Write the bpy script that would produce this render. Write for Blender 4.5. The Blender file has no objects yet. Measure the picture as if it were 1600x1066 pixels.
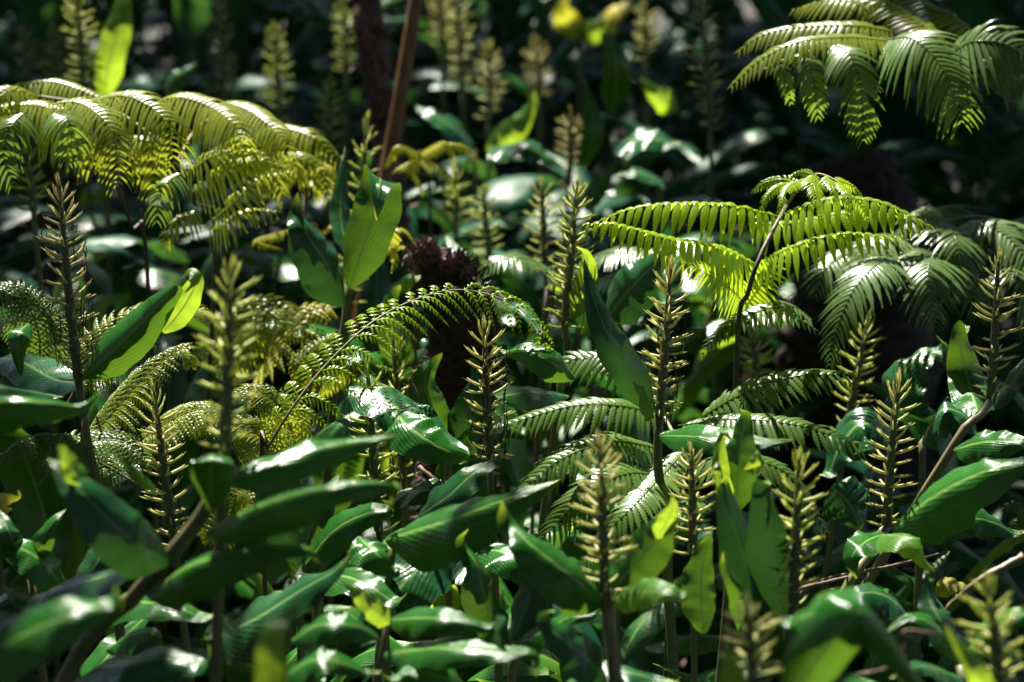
import bpy, math, random
import numpy as np
from mathutils import Vector, Matrix, Quaternion
R = math.radians
rng = random.Random(7)
S = bpy.context.scene
COL = S.collection

# ------------------------------------------------------------------ camera
CAMZ, PITCH, LENS = 2.2, 0.219, 100.0
FPX = 1600 * LENS / 36.0
cam = bpy.data.cameras.new('camera')
cam.lens = LENS; cam.sensor_width = 36; cam.clip_start = 0.05; cam.clip_end = 600
cam.dof.use_dof = True; cam.dof.focus_distance = 4.35; cam.dof.aperture_fstop = 3.3
cam.dof.aperture_blades = 9
camo = bpy.data.objects.new('camera', cam); COL.objects.link(camo)
camo.location = (0, 0, CAMZ); camo.rotation_euler = (math.pi/2 - PITCH, 0, 0)
S.camera = camo
# ------------------------------------------------------------------ light
SUN_EL, SUN_AZ = 58.0, -20.0           # azimuth from +Y (away from camera) towards +X
Ldir = Vector((math.sin(R(SUN_AZ))*math.cos(R(SUN_EL)), math.cos(R(SUN_AZ))*math.cos(R(SUN_EL)), math.sin(R(SUN_EL))))
sun = bpy.data.lights.new('sun', 'SUN'); sun.energy = 5.0; sun.angle = R(0.53); sun.color = (1.0, 0.95, 0.86)
suno = bpy.data.objects.new('sun', sun); COL.objects.link(suno)
suno.rotation_euler = Ldir.to_track_quat('Z', 'Y').to_euler(); suno.location = (0, 0, 12)
W = bpy.data.worlds.new('World'); S.world = W; W.use_nodes = True
nt = W.node_tree; bg = nt.nodes['Background']; sky = nt.nodes.new('ShaderNodeTexSky')
sky.sky_type = 'NISHITA'; sky.sun_disc = False; sky.sun_elevation = R(SUN_EL); sky.sun_rotation = R(SUN_AZ)
nt.links.new(sky.outputs[0], bg.inputs[0]); bg.inputs[1].default_value = 0.05
S.view_settings.view_transform = 'Standard'; S.view_settings.look = 'None'
S.view_settings.exposure = 1.92; S.view_settings.gamma = 1.0
S.cycles.max_bounces = 5; S.cycles.diffuse_bounces = 2; S.cycles.transmission_bounces = 4
S.cycles.use_denoising = True; S.cycles.sample_clamp_indirect = 4.0

Fw = Vector((0, math.cos(PITCH), -math.sin(PITCH))); Up = Vector((0, math.sin(PITCH), math.cos(PITCH)))
def at(px, py, d):
    """photo pixel + distance in metres -> point in the scene"""
    return Vector((0, 0, CAMZ)) + d*(Fw + Vector((1, 0, 0))*((px-800)/FPX) + Up*((533-py)/FPX))

# ------------------------------------------------------------------ materials
def nodes(m):
    m.use_nodes = True
    n = m.node_tree.nodes; n.clear()
    return n, m.node_tree.links
def mathn(n, l, op, a, b=None, c=None):
    x = n.new('ShaderNodeMath'); x.operation = op
    for i, v in enumerate((a, b, c)):
        if v is None: continue
        if isinstance(v, (int, float)): x.inputs[i].default_value = v
        else: l.new(v, x.inputs[i])
    return x.outputs[0]
def mixc(n, l, f, a, b):
    x = n.new('ShaderNodeMix'); x.data_type = 'RGBA'
    for s, v in ((0, f), (6, a), (7, b)):
        if isinstance(v, (int, float)): x.inputs[s].default_value = v
        elif isinstance(v, tuple): x.inputs[s].default_value = (*v, 1)
        else: l.new(v, x.inputs[s])
    return x.outputs[2]
def noise(n, l, vec, scale, detail=3, rough=.5):
    x = n.new('ShaderNodeTexNoise'); x.inputs['Scale'].default_value = scale
    x.inputs['Detail'].default_value = detail; x.inputs['Roughness'].default_value = rough
    if vec is not None: l.new(vec, x.inputs['Vector'])
    return x.outputs[0]
def maprange(n, l, v, a, b, c=0, d=1):
    x = n.new('ShaderNodeMapRange'); l.new(v, x.inputs[0])
    for i, q in enumerate((a, b, c, d)): x.inputs[i+1].default_value = q
    return x.outputs[0]

def leaf_mat(name, colA, colB, rib, trans, tf, rough, veins=True, edge=None):
    m = bpy.data.materials.new(name); n, l = nodes(m)
    out = n.new('ShaderNodeOutputMaterial'); uv = n.new('ShaderNodeUVMap'); uv.uv_map = 'UVMap'
    tc = n.new('ShaderNodeTexCoord'); oi = n.new('ShaderNodeObjectInfo')
    sp = n.new('ShaderNodeSeparateXYZ'); l.new(uv.outputs[0], sp.inputs[0])
    au = mathn(n, l, 'ABSOLUTE', mathn(n, l, 'SUBTRACT', sp.outputs[0], .5))
    nz = noise(n, l, tc.outputs['Object'], 14, 4, .6)
    f = mathn(n, l, 'ADD', mathn(n, l, 'MULTIPLY', nz, .9), mathn(n, l, 'MULTIPLY', oi.outputs['Random'], .5))
    f = maprange(n, l, f, .35, 1.1)
    base = mixc(n, l, f, colA, colB)
    tr = mixc(n, l, f, tuple(c*.8 for c in trans), trans)
    if veins:
        ph = mathn(n, l, 'SUBTRACT', mathn(n, l, 'MULTIPLY', sp.outputs[1], 46), mathn(n, l, 'MULTIPLY', au, 46))
        ph = mathn(n, l, 'ADD', ph, mathn(n, l, 'MULTIPLY', noise(n, l, uv.outputs[0], 3), 3))
        vs = mathn(n, l, 'SINE', mathn(n, l, 'MULTIPLY', ph, 6.283))
        vs2 = mathn(n, l, 'SINE', mathn(n, l, 'MULTIPLY', ph, 1.9))
        vm = maprange(n, l, vs, .3, 1, 0, .17)
        base = mixc(n, l, vm, base, tuple(min(1, c*1.8) for c in colB))
        rm = maprange(n, l, au, .014, .042, .9, 0)
        base = mixc(n, l, rm, base, rib)
        tr = mixc(n, l, rm, tr, tuple(c*.35 for c in rib))
        if edge:
            em = mathn(n, l, 'MULTIPLY', maprange(n, l, au, .484, .5), .8)
            base = mixc(n, l, em, base, edge)
        # scattered brown specks and nibble marks
        sk = maprange(n, l, noise(n, l, tc.outputs['Object'], 95, 2, .4), .70, .76)
        base = mixc(n, l, mathn(n, l, 'MULTIPLY', sk, .55), base, (.16, .11, .03))
        bl = maprange(n, l, noise(n, l, tc.outputs['Object'], 21, 3, .55), .62, .70)
        base = mixc(n, l, mathn(n, l, 'MULTIPLY', bl, .30), base, (.13, .15, .03))
        hgt = mathn(n, l, 'ADD', mathn(n, l, 'MULTIPLY', vs, .20), mathn(n, l, 'MULTIPLY', vs2, .42))
        hgt = mathn(n, l, 'ADD', hgt, mathn(n, l, 'MULTIPLY', noise(n, l, tc.outputs['Object'], 26, 3), 9.0))
    else:
        hgt = noise(n, l, tc.outputs['Object'], 300, 2)
        rm = maprange(n, l, au, .03, .09, .5, 0)
        base = mixc(n, l, rm, base, rib)
    if veins:
        at_ = n.new('ShaderNodeAttribute'); at_.attribute_name = 'along'
        tm_ = maprange(n, l, at_.outputs['Fac'], .90, .99)
        base = mixc(n, l, mathn(n, l, 'MULTIPLY', tm_, .8), base, (.20, .30, .03)); tr = mixc(n, l, tm_, tr, (.5, .6, .04))
    bp = n.new('ShaderNodeBump'); bp.inputs['Strength'].default_value = .45 if veins else .3
    bp.inputs['Distance'].default_value = .0009; l.new(hgt, bp.inputs['Height'])
    pr = n.new('ShaderNodeBsdfPrincipled'); l.new(base, pr.inputs['Base Color'])
    rr = mathn(n, l, 'ADD', mathn(n, l, 'MULTIPLY', nz, .16), rough-.08); l.new(rr, pr.inputs['Roughness']); pr.inputs['Specular IOR Level'].default_value = .42 if veins else (.18 if name == 'distant_leaf' else .5)
    l.new(bp.outputs[0], pr.inputs['Normal'])
    tl = n.new('ShaderNodeBsdfTranslucent'); l.new(tr, tl.inputs[0]); l.new(bp.outputs[0], tl.inputs['Normal'])
    mx = n.new('ShaderNodeMixShader'); mx.inputs[0].default_value = tf
    l.new(pr.outputs[0], mx.inputs[1]); l.new(tl.outputs[0], mx.inputs[2]); l.new(mx.outputs[0], out.inputs[0])
    return m
def solid_mat(name, cA, cB, scale=60, rough=.6, bump=.4, bd=.002, stretch=None, tip=None, trans=None):
    m = bpy.data.materials.new(name); n, l = nodes(m)
    out = n.new('ShaderNodeOutputMaterial'); tc = n.new('ShaderNodeTexCoord')
    vec = tc.outputs['Object']
    if stretch:
        mp = n.new('ShaderNodeMapping'); mp.inputs['Scale'].default_value = stretch
        l.new(vec, mp.inputs[0]); vec = mp.outputs[0]
    nz = noise(n, l, vec, scale, 5, .6)
    base = mixc(n, l, maprange(n, l, nz, .35, .65), cA, cB)
    if tip:
        uv = n.new('ShaderNodeUVMap'); uv.uv_map = 'UVMap'
        sp = n.new('ShaderNodeSeparateXYZ'); l.new(uv.outputs[0], sp.inputs[0])
        base = mixc(n, l, maprange(n, l, sp.outputs[1], .86, 1.0), base, tip)
    bp = n.new('ShaderNodeBump'); bp.inputs['Strength'].default_value = bump; bp.inputs['Distance'].default_value = bd
    l.new(nz, bp.inputs['Height'])
    pr = n.new('ShaderNodeBsdfPrincipled'); l.new(base, pr.inputs['Base Color'])
    pr.inputs['Roughness'].default_value = rough; l.new(bp.outputs[0], pr.inputs['Normal'])
    if trans:
        tl = n.new('ShaderNodeBsdfTranslucent'); tl.inputs[0].default_value = (*trans, 1)
        mx = n.new('ShaderNodeMixShader'); mx.inputs[0].default_value = .45
        l.new(pr.outputs[0], mx.inputs[1]); l.new(tl.outputs[0], mx.inputs[2]); l.new(mx.outputs[0], out.inputs[0])
    else: l.new(pr.outputs[0], out.inputs[0])
    return m
M = {}
M['leaf'] = leaf_mat('ginger_leaf', (.010, .075, .009), (.024, .135, .015), (.17, .32, .07), (.13, .27, .016), .24, .24, edge=(.10, .2, .04))
M['leaf_teal'] = leaf_mat('shaded_ginger_leaf', (.008, .056, .016), (.018, .092, .024), (.13, .24, .08), (.05, .16, .02), .14, .23, edge=(.10, .16, .05))  # darker, less translucent ginger leaf; shade put into its colour
M['leaf_lit'] = leaf_mat('sunlit_ginger_leaf', (.04, .14, .015), (.08, .22, .022), (.2, .34, .08), (.40, .58, .03), .44, .33, edge=(.28, .34, .05))  # brighter ginger leaf; sun glowing through blades and tips put into its colour
M['leaf_yellow'] = leaf_mat('yellow_leaf', (.34, .30, .03), (.46, .40, .04), (.4, .4, .1), (.6, .6, .04), .4, .5)
M['leaf_dead'] = leaf_mat('withered_leaf', (.20, .11, .06), (.34, .22, .13), (.3, .2, .12), (.3, .16, .06), .15, .75)
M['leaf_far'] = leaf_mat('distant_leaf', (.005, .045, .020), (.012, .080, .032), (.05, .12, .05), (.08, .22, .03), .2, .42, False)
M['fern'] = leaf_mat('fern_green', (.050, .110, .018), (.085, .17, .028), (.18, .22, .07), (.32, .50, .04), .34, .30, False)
M['fern_bright'] = leaf_mat('fern_sunlit', (.17, .28, .014), (.25, .37, .020), (.25, .22, .05), (.70, .92, .03), .5, .27, False)  # brighter fern green, sunlit glow put into its colour
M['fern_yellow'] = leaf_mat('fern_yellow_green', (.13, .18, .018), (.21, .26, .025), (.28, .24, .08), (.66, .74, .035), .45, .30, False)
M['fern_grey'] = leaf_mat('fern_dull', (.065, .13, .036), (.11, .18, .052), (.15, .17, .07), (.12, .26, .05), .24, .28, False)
M['fern_gold'] = leaf_mat('fern_gold', (.32, .34, .03), (.45, .44, .05), (.4, .35, .08), (.72, .74, .05), .45, .42, False)  # gold of sunlit curled tips, held in the base colour
M['stem'] = solid_mat('ginger_stem', (.060, .075, .022), (.12, .10, .035), 40, .5, stretch=(1, 1, .15))
M['stem_pale'] = solid_mat('pale_stem', (.11, .12, .04), (.16, .12, .05), 40, .5, stretch=(1, 1, .15))
M['axis'] = solid_mat('spike_axis', (.045, .050, .016), (.10, .10, .03), 160, .6, bump=.7)
M['bract'] = solid_mat('bract', (.56, .58, .18), (.82, .78, .34), 90, .45, tip=(.20, .11, .04), trans=(.66, .66, .24))
M['bract_dry'] = solid_mat('dry_bract', (.42, .42, .16), (.68, .65, .30), 90, .6, tip=(.10, .05, .02), trans=(.60, .54, .24))
M['bract_green'] = solid_mat('green_bract', (.46, .52, .13), (.72, .72, .24), 90, .45, tip=(.26, .18, .05), trans=(.62, .70, .14))
M['thread'] = solid_mat('withered_thread', (.012, .008, .006), (.03, .018, .012), 80, .8)
M['rachis'] = solid_mat('fern_rachis', (.10, .075, .025), (.16, .13, .04), 120, .55)
M['rachis_dark'] = solid_mat('fern_stipe', (.035, .028, .014), (.075, .05, .02), 120, .6)
M['shag'] = solid_mat('shaggy_trunk', (.07, .035, .035), (.22, .12, .115), 55, .9, bump=.9, bd=.008)
M['shag_dark'] = solid_mat('dark_shaggy_trunk', (.022, .010, .010), (.06, .030, .028), 55, .9, bump=.9, bd=.008)
M['cane'] = solid_mat('tan_cane', (.10, .035, .010), (.24, .10, .03), 60, .6, stretch=(1, 1, .12), bump=.8)
M['twig'] = solid_mat('twig', (.07, .04, .025), (.20, .13, .09), 80, .8)
M['soil'] = solid_mat('soil', (.012, .009, .007), (.035, .026, .018), 9, .95, bump=.8, bd=.02)
M['litter'] = solid_mat('leaf_litter', (.035, .022, .014), (.10, .06, .035), 7, .9)
M['bark'] = solid_mat('grey_bark', (.05, .04, .035), (.12, .10, .085), 25, .9, bump=.8, bd=.01, stretch=(1, 1, .3))

# ------------------------------------------------------------------ helpers
def crv(P, n):
    """Catmull-Rom through points, n samples evenly spaced by length"""
    P = np.array([list(p) for p in P], float)
    if len(P) == 2: P = np.array([P[0], P[0]*.5+P[1]*.5, P[1]])
    Q = np.vstack([2*P[0]-P[1], P, 2*P[-1]-P[-2]]); o = []
    for i in range(1, len(Q)-2):
        t = np.linspace(0, 1, 24, endpoint=False)[:, None]
        a, b, c, d = Q[i-1], Q[i], Q[i+1], Q[i+2]
        o.append(.5*(2*b+(c-a)*t+(2*a-5*b+4*c-d)*t**2+(3*b-a-3*c+d)*t**3))
    o = np.vstack(o+[P[-1:]]); s = np.r_[0, np.cumsum(np.linalg.norm(np.diff(o, axis=0), axis=1))]
    u = np.linspace(0, s[-1], n)
    return np.stack([np.interp(u, s, o[:, k]) for k in range(3)], 1), s[-1]
def unit(a): return a/np.maximum(np.linalg.norm(a, axis=-1, keepdims=True), 1e-9)
def mesh(name, V, F, uv=None, mat=None, smooth=True):
    me = bpy.data.meshes.new(name)
    me.from_pydata(V.tolist() if hasattr(V, 'tolist') else V, [], F.tolist() if hasattr(F, 'tolist') else F)
    if uv is not None and np.shape(uv)[1] == 3:
        at_ = me.attributes.new('along', 'FLOAT', 'POINT'); at_.data.foreach_set('value', np.asarray(uv, np.float32)[:, 2].copy()); uv = np.asarray(uv)[:, :2]
    if uv is not None:
        L = me.uv_layers.new(name='UVMap'); idx = np.empty(len(me.loops), np.int32)
        me.loops.foreach_get('vertex_index', idx); L.data.foreach_set('uv', np.asarray(uv, np.float32)[idx].ravel())
    if smooth: me.polygons.foreach_set('use_smooth', [True]*len(me.polygons))
    if mat: me.materials.append(mat)
    me.update()
    return me
def obj(name, me, parent=None):
    o = bpy.data.objects.new(name, me); COL.objects.link(o)
    if parent is not None: o.parent = parent
    return o
def thing(name, label, cat, loc, group=None):
    o = bpy.data.objects.new(name, None); COL.objects.link(o); o.location = loc; o.empty_display_size = .1
    o['label'] = label; o['category'] = cat
    if group: o['group'] = group
    return o
def org(root): return np.array(list(root.location)) if root is not None else np.zeros(3)
def frames(C):
    return unit(np.gradient(C, axis=0))
def tube(P, r, n=None, k=8, bump=0, seed=0):
    """r: number or list of radii along the tube; returns V,F,uv"""
    n = n or max(6, 6*len(P)); C, L = crv(P, n); T = frames(C)
    rr = np.interp(np.linspace(0, 1, n), np.linspace(0, 1, len(r)), r) if hasattr(r, '__len__') else np.full(n, r)
    ref = np.array([1., 0, 0]) if abs(T[0][0]) < .9 else np.array([0, 1., 0])
    V = []; rs = np.random.RandomState(seed)
    for i in range(n):
        a = unit(np.cross(T[i], ref)); b = np.cross(T[i], a)
        an = np.arange(k)*2*math.pi/k
        q = rr[i]*(1+bump*rs.uniform(-1, 1, k))
        V.append(C[i]+(np.cos(an)*q)[:, None]*a+(np.sin(an)*q)[:, None]*b)
    V = np.vstack(V+[C[:1], C[-1:]])
    F = [[i*k+j, i*k+(j+1) % k, (i+1)*k+(j+1) % k, (i+1)*k+j] for i in range(n-1) for j in range(k)]
    e = n*k
    F += [[e, (j+1) % k, j] for j in range(k)]+[[e+1, (n-1)*k+j, (n-1)*k+(j+1) % k] for j in range(k)]
    uv = np.array([[j/k, i/(n-1)] for i in range(n) for j in range(k)]+[[.5, 0], [.5, 1]])
    return V, F, uv
def join(parts):
    V, F, U, o = [], [], [], 0
    for v, f, u in parts:
        V.append(np.asarray(v)); U.append(np.asarray(u)); F += [[i+o for i in q] for q in f]; o += len(v)
    return np.vstack(V), F, np.vstack(U)
def facing(C, roll, flip=0):
    """normals along a spine: 0 = broadside to the camera, 90 = turned to the sky side"""
    T = frames(C); tm = unit(C[-1]-C[0]); mid = C[len(C)//2]
    v = unit(np.array([0, 0, CAMZ])-mid); v = unit(v-tm*np.dot(v, tm))
    b = np.cross(tm, v)
    if b[2] < 0: b = -b
    if flip: b = -b
    n0 = v*math.cos(R(roll))+b*math.sin(R(roll))
    # parallel transport so curling spines carry their normal with them
    N = np.zeros_like(C); cur = n0; i0 = 0
    best = np.argmax(T@tm); N[best] = unit(cur-T[best]*np.dot(cur, T[best]))
    for i in range(best+1, len(C)):
        c = N[i-1]; N[i] = unit(c-T[i]*np.dot(c, T[i]))
    for i in range(best-1, -1, -1):
        c = N[i+1]; N[i] = unit(c-T[i]*np.dot(c, T[i]))
    return T, N
def leaf_geo(C, N, W, fold=14, und=.05, seed=0, twist=0, shape=0):
    """long pointed blade: C spine, N normals, W full width, fold = degrees each half hangs below the midrib"""
    n = len(C); T = frames(C); m = 5; rs = np.random.RandomState(seed)
    t = np.linspace(0, 1, n)
    prof = np.minimum(1, (t/.22+.06))**.7*np.clip((1-t)/.52, 0, 1)**.84
    prof = np.clip(prof, .012, 1)
    prof = prof*(1-.10*np.exp(-((t-.5)/.3)**2)*0)
    L = np.linalg.norm(np.diff(C, axis=0), axis=1).sum()
    ph = rs.uniform(0, 6.28, 6); fr = rs.uniform(2.2, 4.2, 2)
    V, U = [], []
    for i in range(n):
        tw = R(twist)*(t[i]-.3)
        nn = N[i]*math.cos(tw)+np.cross(T[i], N[i])*math.sin(tw)
        B = unit(np.cross(T[i], nn)); half = W*.5*prof[i]
        for j in range(-m, m+1):
            s = j/m; a = abs(s); sg = 1 if s >= 0 else -1
            fa = R(fold)*(.55+.75*a)
            out = math.cos(fa)*a*half; dn = math.sin(fa)*a*half
            wv = und*W*(a**1.4)*(math.sin(fr[0]*6.28*t[i]*.9+ph[0]+(2.1 if sg > 0 else 0))*.6+math.sin(fr[1]*6.28*t[i]*1.5+ph[1]*sg)*.35)*min(1, prof[i]*1.5)+und*W*.5*a*math.sin(t[i]*37+ph[3]+s*2.5)*math.sin(t[i]*11+ph[4])*prof[i]
            rib = -.016*W*math.exp(-(a/.06)**2)
            V.append(C[i]+B*out*sg-nn*dn+nn*(wv+rib)); U.append((.5+.5*s, t[i]*L/.35, t[i]))
    k = 2*m+1
    F = [[i*k+j, (i+1)*k+j, (i+1)*k+j+1, i*k+j+1] for i in range(n-1) for j in range(k-1)]
    return np.array(V), F, np.array(U)
SEED = [100]
def leaf(root, pts, w, roll=30, fold=16, und=.07, mat='leaf', twist=0, flip=0, label=None, curl=None):
    SEED[0] += 1
    P = [at(*p) for p in pts]; C, L = crv(P, 34)
    T, N = facing(C, roll, flip)
    if curl is None: curl = (0, 50, 95, 130, 20, 75)[SEED[0] % 6] if len(pts) <= 4 and w >= 50 else 0
    if curl:                                            # the last bit of the blade bends back and down
        k = 5; st = L/33; ax = unit(np.cross(T[-k-1], N[-k-1]))
        for j in range(k):
            a = R(-curl)*min(1, (j+1)/3.); d = Vector(T[-k-1]); d.rotate(Quaternion(Vector(ax), -a)); C[-k+j] = C[-k+j-1]+np.array(d)*st
        T, N = facing(C, roll, flip)
    dm = sum(p[2] for p in pts)/len(pts)
    Wm = .94*w*dm/FPX/max(.5, math.cos(R(roll)))
    V, F, U = leaf_geo(C, N, Wm, fold, und, SEED[0], twist)
    # petiole strip joins the blade to the stem
    o = obj('leaf', mesh('leaf', V-org(root), F, U, M[mat]), root)
    if label: o['label'] = label
    return o
def pinna_geo(C, N, Wd, spacing, fwd=18, droop=.5, K=5, lobed=.0, rr=.0012, seed=0, fill=.82, taper=.55, start=.04):
    """one fern pinna: midrib C with two rows of narrow pinnules, Wd = longest pinnule"""
    L = np.linalg.norm(np.diff(C, axis=0), axis=1).sum(); T = frames(C)
    n = max(6, int(L/spacing)); s = np.linspace(start, .995, n); rs = np.random.RandomState(seed)
    idx = s*(len(C)-1); i0 = np.clip(idx.astype(int), 0, len(C)-2); f = (idx-i0)[:, None]
    P0 = C[i0]*(1-f)+C[i0+1]*f; TT = unit(T[i0]*(1-f)+T[i0+1]*f); NN = unit(N[i0]*(1-f)+N[i0+1]*f)
    prof = np.minimum(1, .55+s*2.2)*np.clip((1-s)/.75, .03, 1)**taper
    q = np.linspace(0, 1, K); parts_v = []; parts_u = []
    for sg in (-1, 1):
        B = unit(np.cross(TT, NN))*sg
        a = R(fwd)+rs.uniform(-.11, .11, n)+ (s*.35)
        D = B*np.cos(a)[:, None]+TT*np.sin(a)[:, None]
        Lp = Wd*prof*rs.uniform(.82, 1.08, n)*np.where(rs.uniform(0, 1, n) < .035, .35, 1)
        dr = droop*rs.uniform(.85, 1.15, n)
        down = np.array([0, 0, -1.])
        # centre line (n,K,3)
        X = P0[:, None]+D[:, None]*(Lp[:, None]*(q[None]-.30*dr[:, None]*q[None]**2*.9))[..., None]+down*(Lp[:, None]*dr[:, None]*q[None]**1.8*.75)[..., None]
        X = X+(TT[:, None]*(Lp[:, None]*.10*q[None]**2)[..., None])
        wd = spacing*fill*.5*np.clip((1-q)/.5, .04, 1)**.8*np.minimum(1, .75+q*2)
        if lobed: wd = wd*(1-lobed*(np.arange(K) % 2))
        wd = wd[None]*np.minimum(1, prof[:, None]*1.3)
        E = unit(np.cross(D, NN))
        A = X+E[:, None]*wd[..., None]-NN[:, None]*(wd*.35)[..., None]; Z = X-E[:, None]*wd[..., None]-NN[:, None]*(wd*.35)[..., None]
        parts_v.append(np.stack([A, X, Z], 2))
    Vv = np.concatenate(parts_v, 0).reshape(-1, 3)
    ns = 2*n; u = np.zeros((ns, K, 3, 2)); u[..., 0] = np.array([.1, .5, .9]); u[..., 1] = q[None, :, None]
    b = (np.arange(ns)*K*3)[:, None, None]+(np.arange(K-1)*3)[None, :, None]+np.array([0, 1])[None, None]
    F = np.stack([b, b+1, b+4, b+3], -1).reshape(-1, 4).tolist()
    tv, tf_, tu = tube(C, [rr, rr*.25], 20, 5)
    return join([(Vv, F, u.reshape(-1, 2)), (tv, tf_, tu)])
def pinna(root, par, pts, w, sp=11, roll=45, droop=.5, mat='fern', K=5, lobed=0, fwd=18, flip=0, fill=.82, taper=.55, world=None, N=None):
    SEED[0] += 1
    if world is not None: P = world; dm = 4.4
    else: P = [at(*p) for p in pts]; dm = sum(p[2] for p in pts)/len(pts)
    C, L = crv(P, 26)
    if N is None: T, NN = facing(C, roll, flip)
    else:
        T = frames(C); NN = unit(N-T*np.sum(T*N, 1, keepdims=True))
    k = dm/FPX
    V, F, U = pinna_geo(C, NN, w*k, sp*k, fwd, droop, K, lobed, .0011*dm/4.4, SEED[0], fill, taper)
    return obj('pinna', mesh('pinna', V-org(root), F, U, M[mat]), par)
def rachis(root, pts, r0, r1, mat='rachis', name='frond', world=None):
    P = world if world is not None else [at(*p) for p in pts]
    V, F, U = tube(P, [r0, r1], 8*len(P), 8)
    return obj(name, mesh(name, V-org(root), F, U, M[mat]), root)
def frond_auto(root, pts, plen, pw, sp=11, n=16, mat='fern', K=5, lobed=0, start=.15, ang=28, pdroop=.35, droop=.4, world=None, r=.0035, nrm=None, taper=.7, fill=.82, rmat='rachis', bell=False):
    """frond whose paired pinnae grow along the rachis; plen/pw in metres"""
    P = world if world is not None else [at(*p) for p in pts]
    fr = rachis(root, None, r, r*.2, rmat, world=P)
    C, L = crv(P, 60); T = frames(C); up = np.array([0, 0, 1.]) if nrm is None else unit(np.array(nrm, float))
    for i in range(n):
        s = start+(1-start)*(i+.5)/n; j = min(58, int(s*59))
        t = T[j]; b = unit(np.cross(t, up)); nn = unit(np.cross(b, t))
        e = (1-(s-start)/(1-start))
        lp = plen*(e**taper)*(min(1, .45+3*(s-start)) if not bell else min(1, .6+2*(s-start)))
        if lp < .012: continue
        for sg in (-1, 1):
            a = R(ang)+.5*(1-e)
            d = b*sg*math.cos(a)+t*math.sin(a); l_ = lp*rng.uniform(.93, 1.05)
            dn = np.array([0, 0, -1.])
            Q = [C[j], C[j]+d*l_*.35+nn*l_*.05, C[j]+d*l_*.72+dn*l_*pdroop*.35, C[j]+d*l_*.98+t*l_*.08+dn*l_*pdroop]
            Cc, _ = crv(Q, 16); SEED[0] += 1
            V, F, U = pinna_geo(Cc, np.tile(nn, (16, 1)), pw*min(1, .35+e*.75), sp*4.4/FPX, 20, droop, K, lobed, .0009, SEED[0], fill)
            obj('pinna', mesh('pinna', V-org(root), F, U, M[mat]), fr)
    return fr
# ------------------------------------------------------------------ ginger spikes
def bract_mesh(mat, L=.040, curl=.25, w=.0026, seed=0):
    V, U = [], []; n, k = 7, 7; rs = np.random.RandomState(seed)
    for i in range(n):
        q = i/(n-1); x = L*(q-.12*curl*q*q); z = L*curl*q**2.2
        r = w*(.75+1.0*q*(1-q)*2.2)*max(.12, (1-q)**.55)
        for j in range(k):
            a = R(200)+R(320)*(j/(k-1))-R(90)-R(20)+R(0)
            # an open boat with its gap on the upper side
            an = R(-90)+(j/(k-1)-.5)*R(290)
            V.append((x, math.cos(an)*r*1.0, z+math.sin(an)*r*.8)); U.append((j/(k-1), q))
    F = [[i*k+j, (i+1)*k+j, (i+1)*k+j+1, i*k+j+1] for i in range(n-1) for j in range(k-1)]
    # the seed stalk standing inside the boat
    tv, tf_, tu = tube([(L*.05, 0, .0005), (L*.5, 0, L*curl*.25+.001), (L*.80, 0, L*curl*.6+.003)], [.0014, .0016, .0007], 7, 5)
    V, F, U = join([(np.array(V), F, np.array(U)), (tv, tf_, tu)])
    return mesh('bract', V, F, U, M[mat])
BR = {m: [bract_mesh(m, .037, c, w, i) for i, (c, w) in enumerate(((.22, .0021), (.36, .0018), (.10, .0023)))] for m in ('bract', 'bract_dry', 'bract_green')}
def spike_layout(C, N0, size, tiers, rs, droopy=0):
    """yields a matrix for every bract of a spike whose axis is C (bottom to top)"""
    T = frames(C); n = len(C)
    a0 = unit(np.cross(T[0], np.array([0.3, 1., 0.1]))); out = []
    for k in range(tiers):
        q = (k+.3)/tiers; j = min(n-1, int(q*(n-1)))
        t = T[j]; a = unit(a0-t*np.dot(a0, t)); b = np.cross(t, a)
        m = 4
        el = 2+22*q**1.6+ (38*max(0, (q-.8)/.2))+droopy*(q-1)      # degrees above horizontal
        sc = size*(.86+.25*math.sin(q*3.0))*(1 if q < .85 else 1-.25*(q-.85)/.15)
        for i in range(m):
            if rs.uniform() < (.05 if q > .25 else .22): continue
            th = (i+.5*(k % 2)+.04*k)*2*math.pi/m+.35+rs.uniform(-.16, .16)
            o = a*math.cos(th)+b*math.sin(th); e = R(el+rs.uniform(-9, 9))
            X = o*math.cos(e)+t*math.sin(e); Yv = np.cross(t, o); Z = np.cross(X, Yv)
            p = C[j]+T[j]*rs.uniform(-.3, .3)*.012*size+o*.003*size
            s = sc*rs.uniform(.78, 1.14)
            mt = Matrix(((X[0]*s, Yv[0]*s, Z[0]*s, p[0]), (X[1]*s, Yv[1]*s, Z[1]*s, p[1]), (X[2]*s, Yv[2]*s, Z[2]*s, p[2]), (0, 0, 0, 1)))
            out.append(mt)
    for i in range(4):      # tuft at the tip
        th = i*1.57+.4; t = T[-1]; a = unit(a0-t*np.dot(a0, t)); b = np.cross(t, a); o = a*math.cos(th)+b*math.sin(th); e = R(72+rs.uniform(-6, 6))
        X = o*math.cos(e)+t*math.sin(e); Yv = np.cross(t, o); Z = np.cross(X, Yv); s = size*rs.uniform(.6, .85); p = C[-1]-t*.006
        out.append(Matrix(((X[0]*s, Yv[0]*s, Z[0]*s, p[0]), (X[1]*s, Yv[1]*s, Z[1]*s, p[1]), (X[2]*s, Yv[2]*s, Z[2]*s, p[2]), (0, 0, 0, 1))))
    return out
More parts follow.
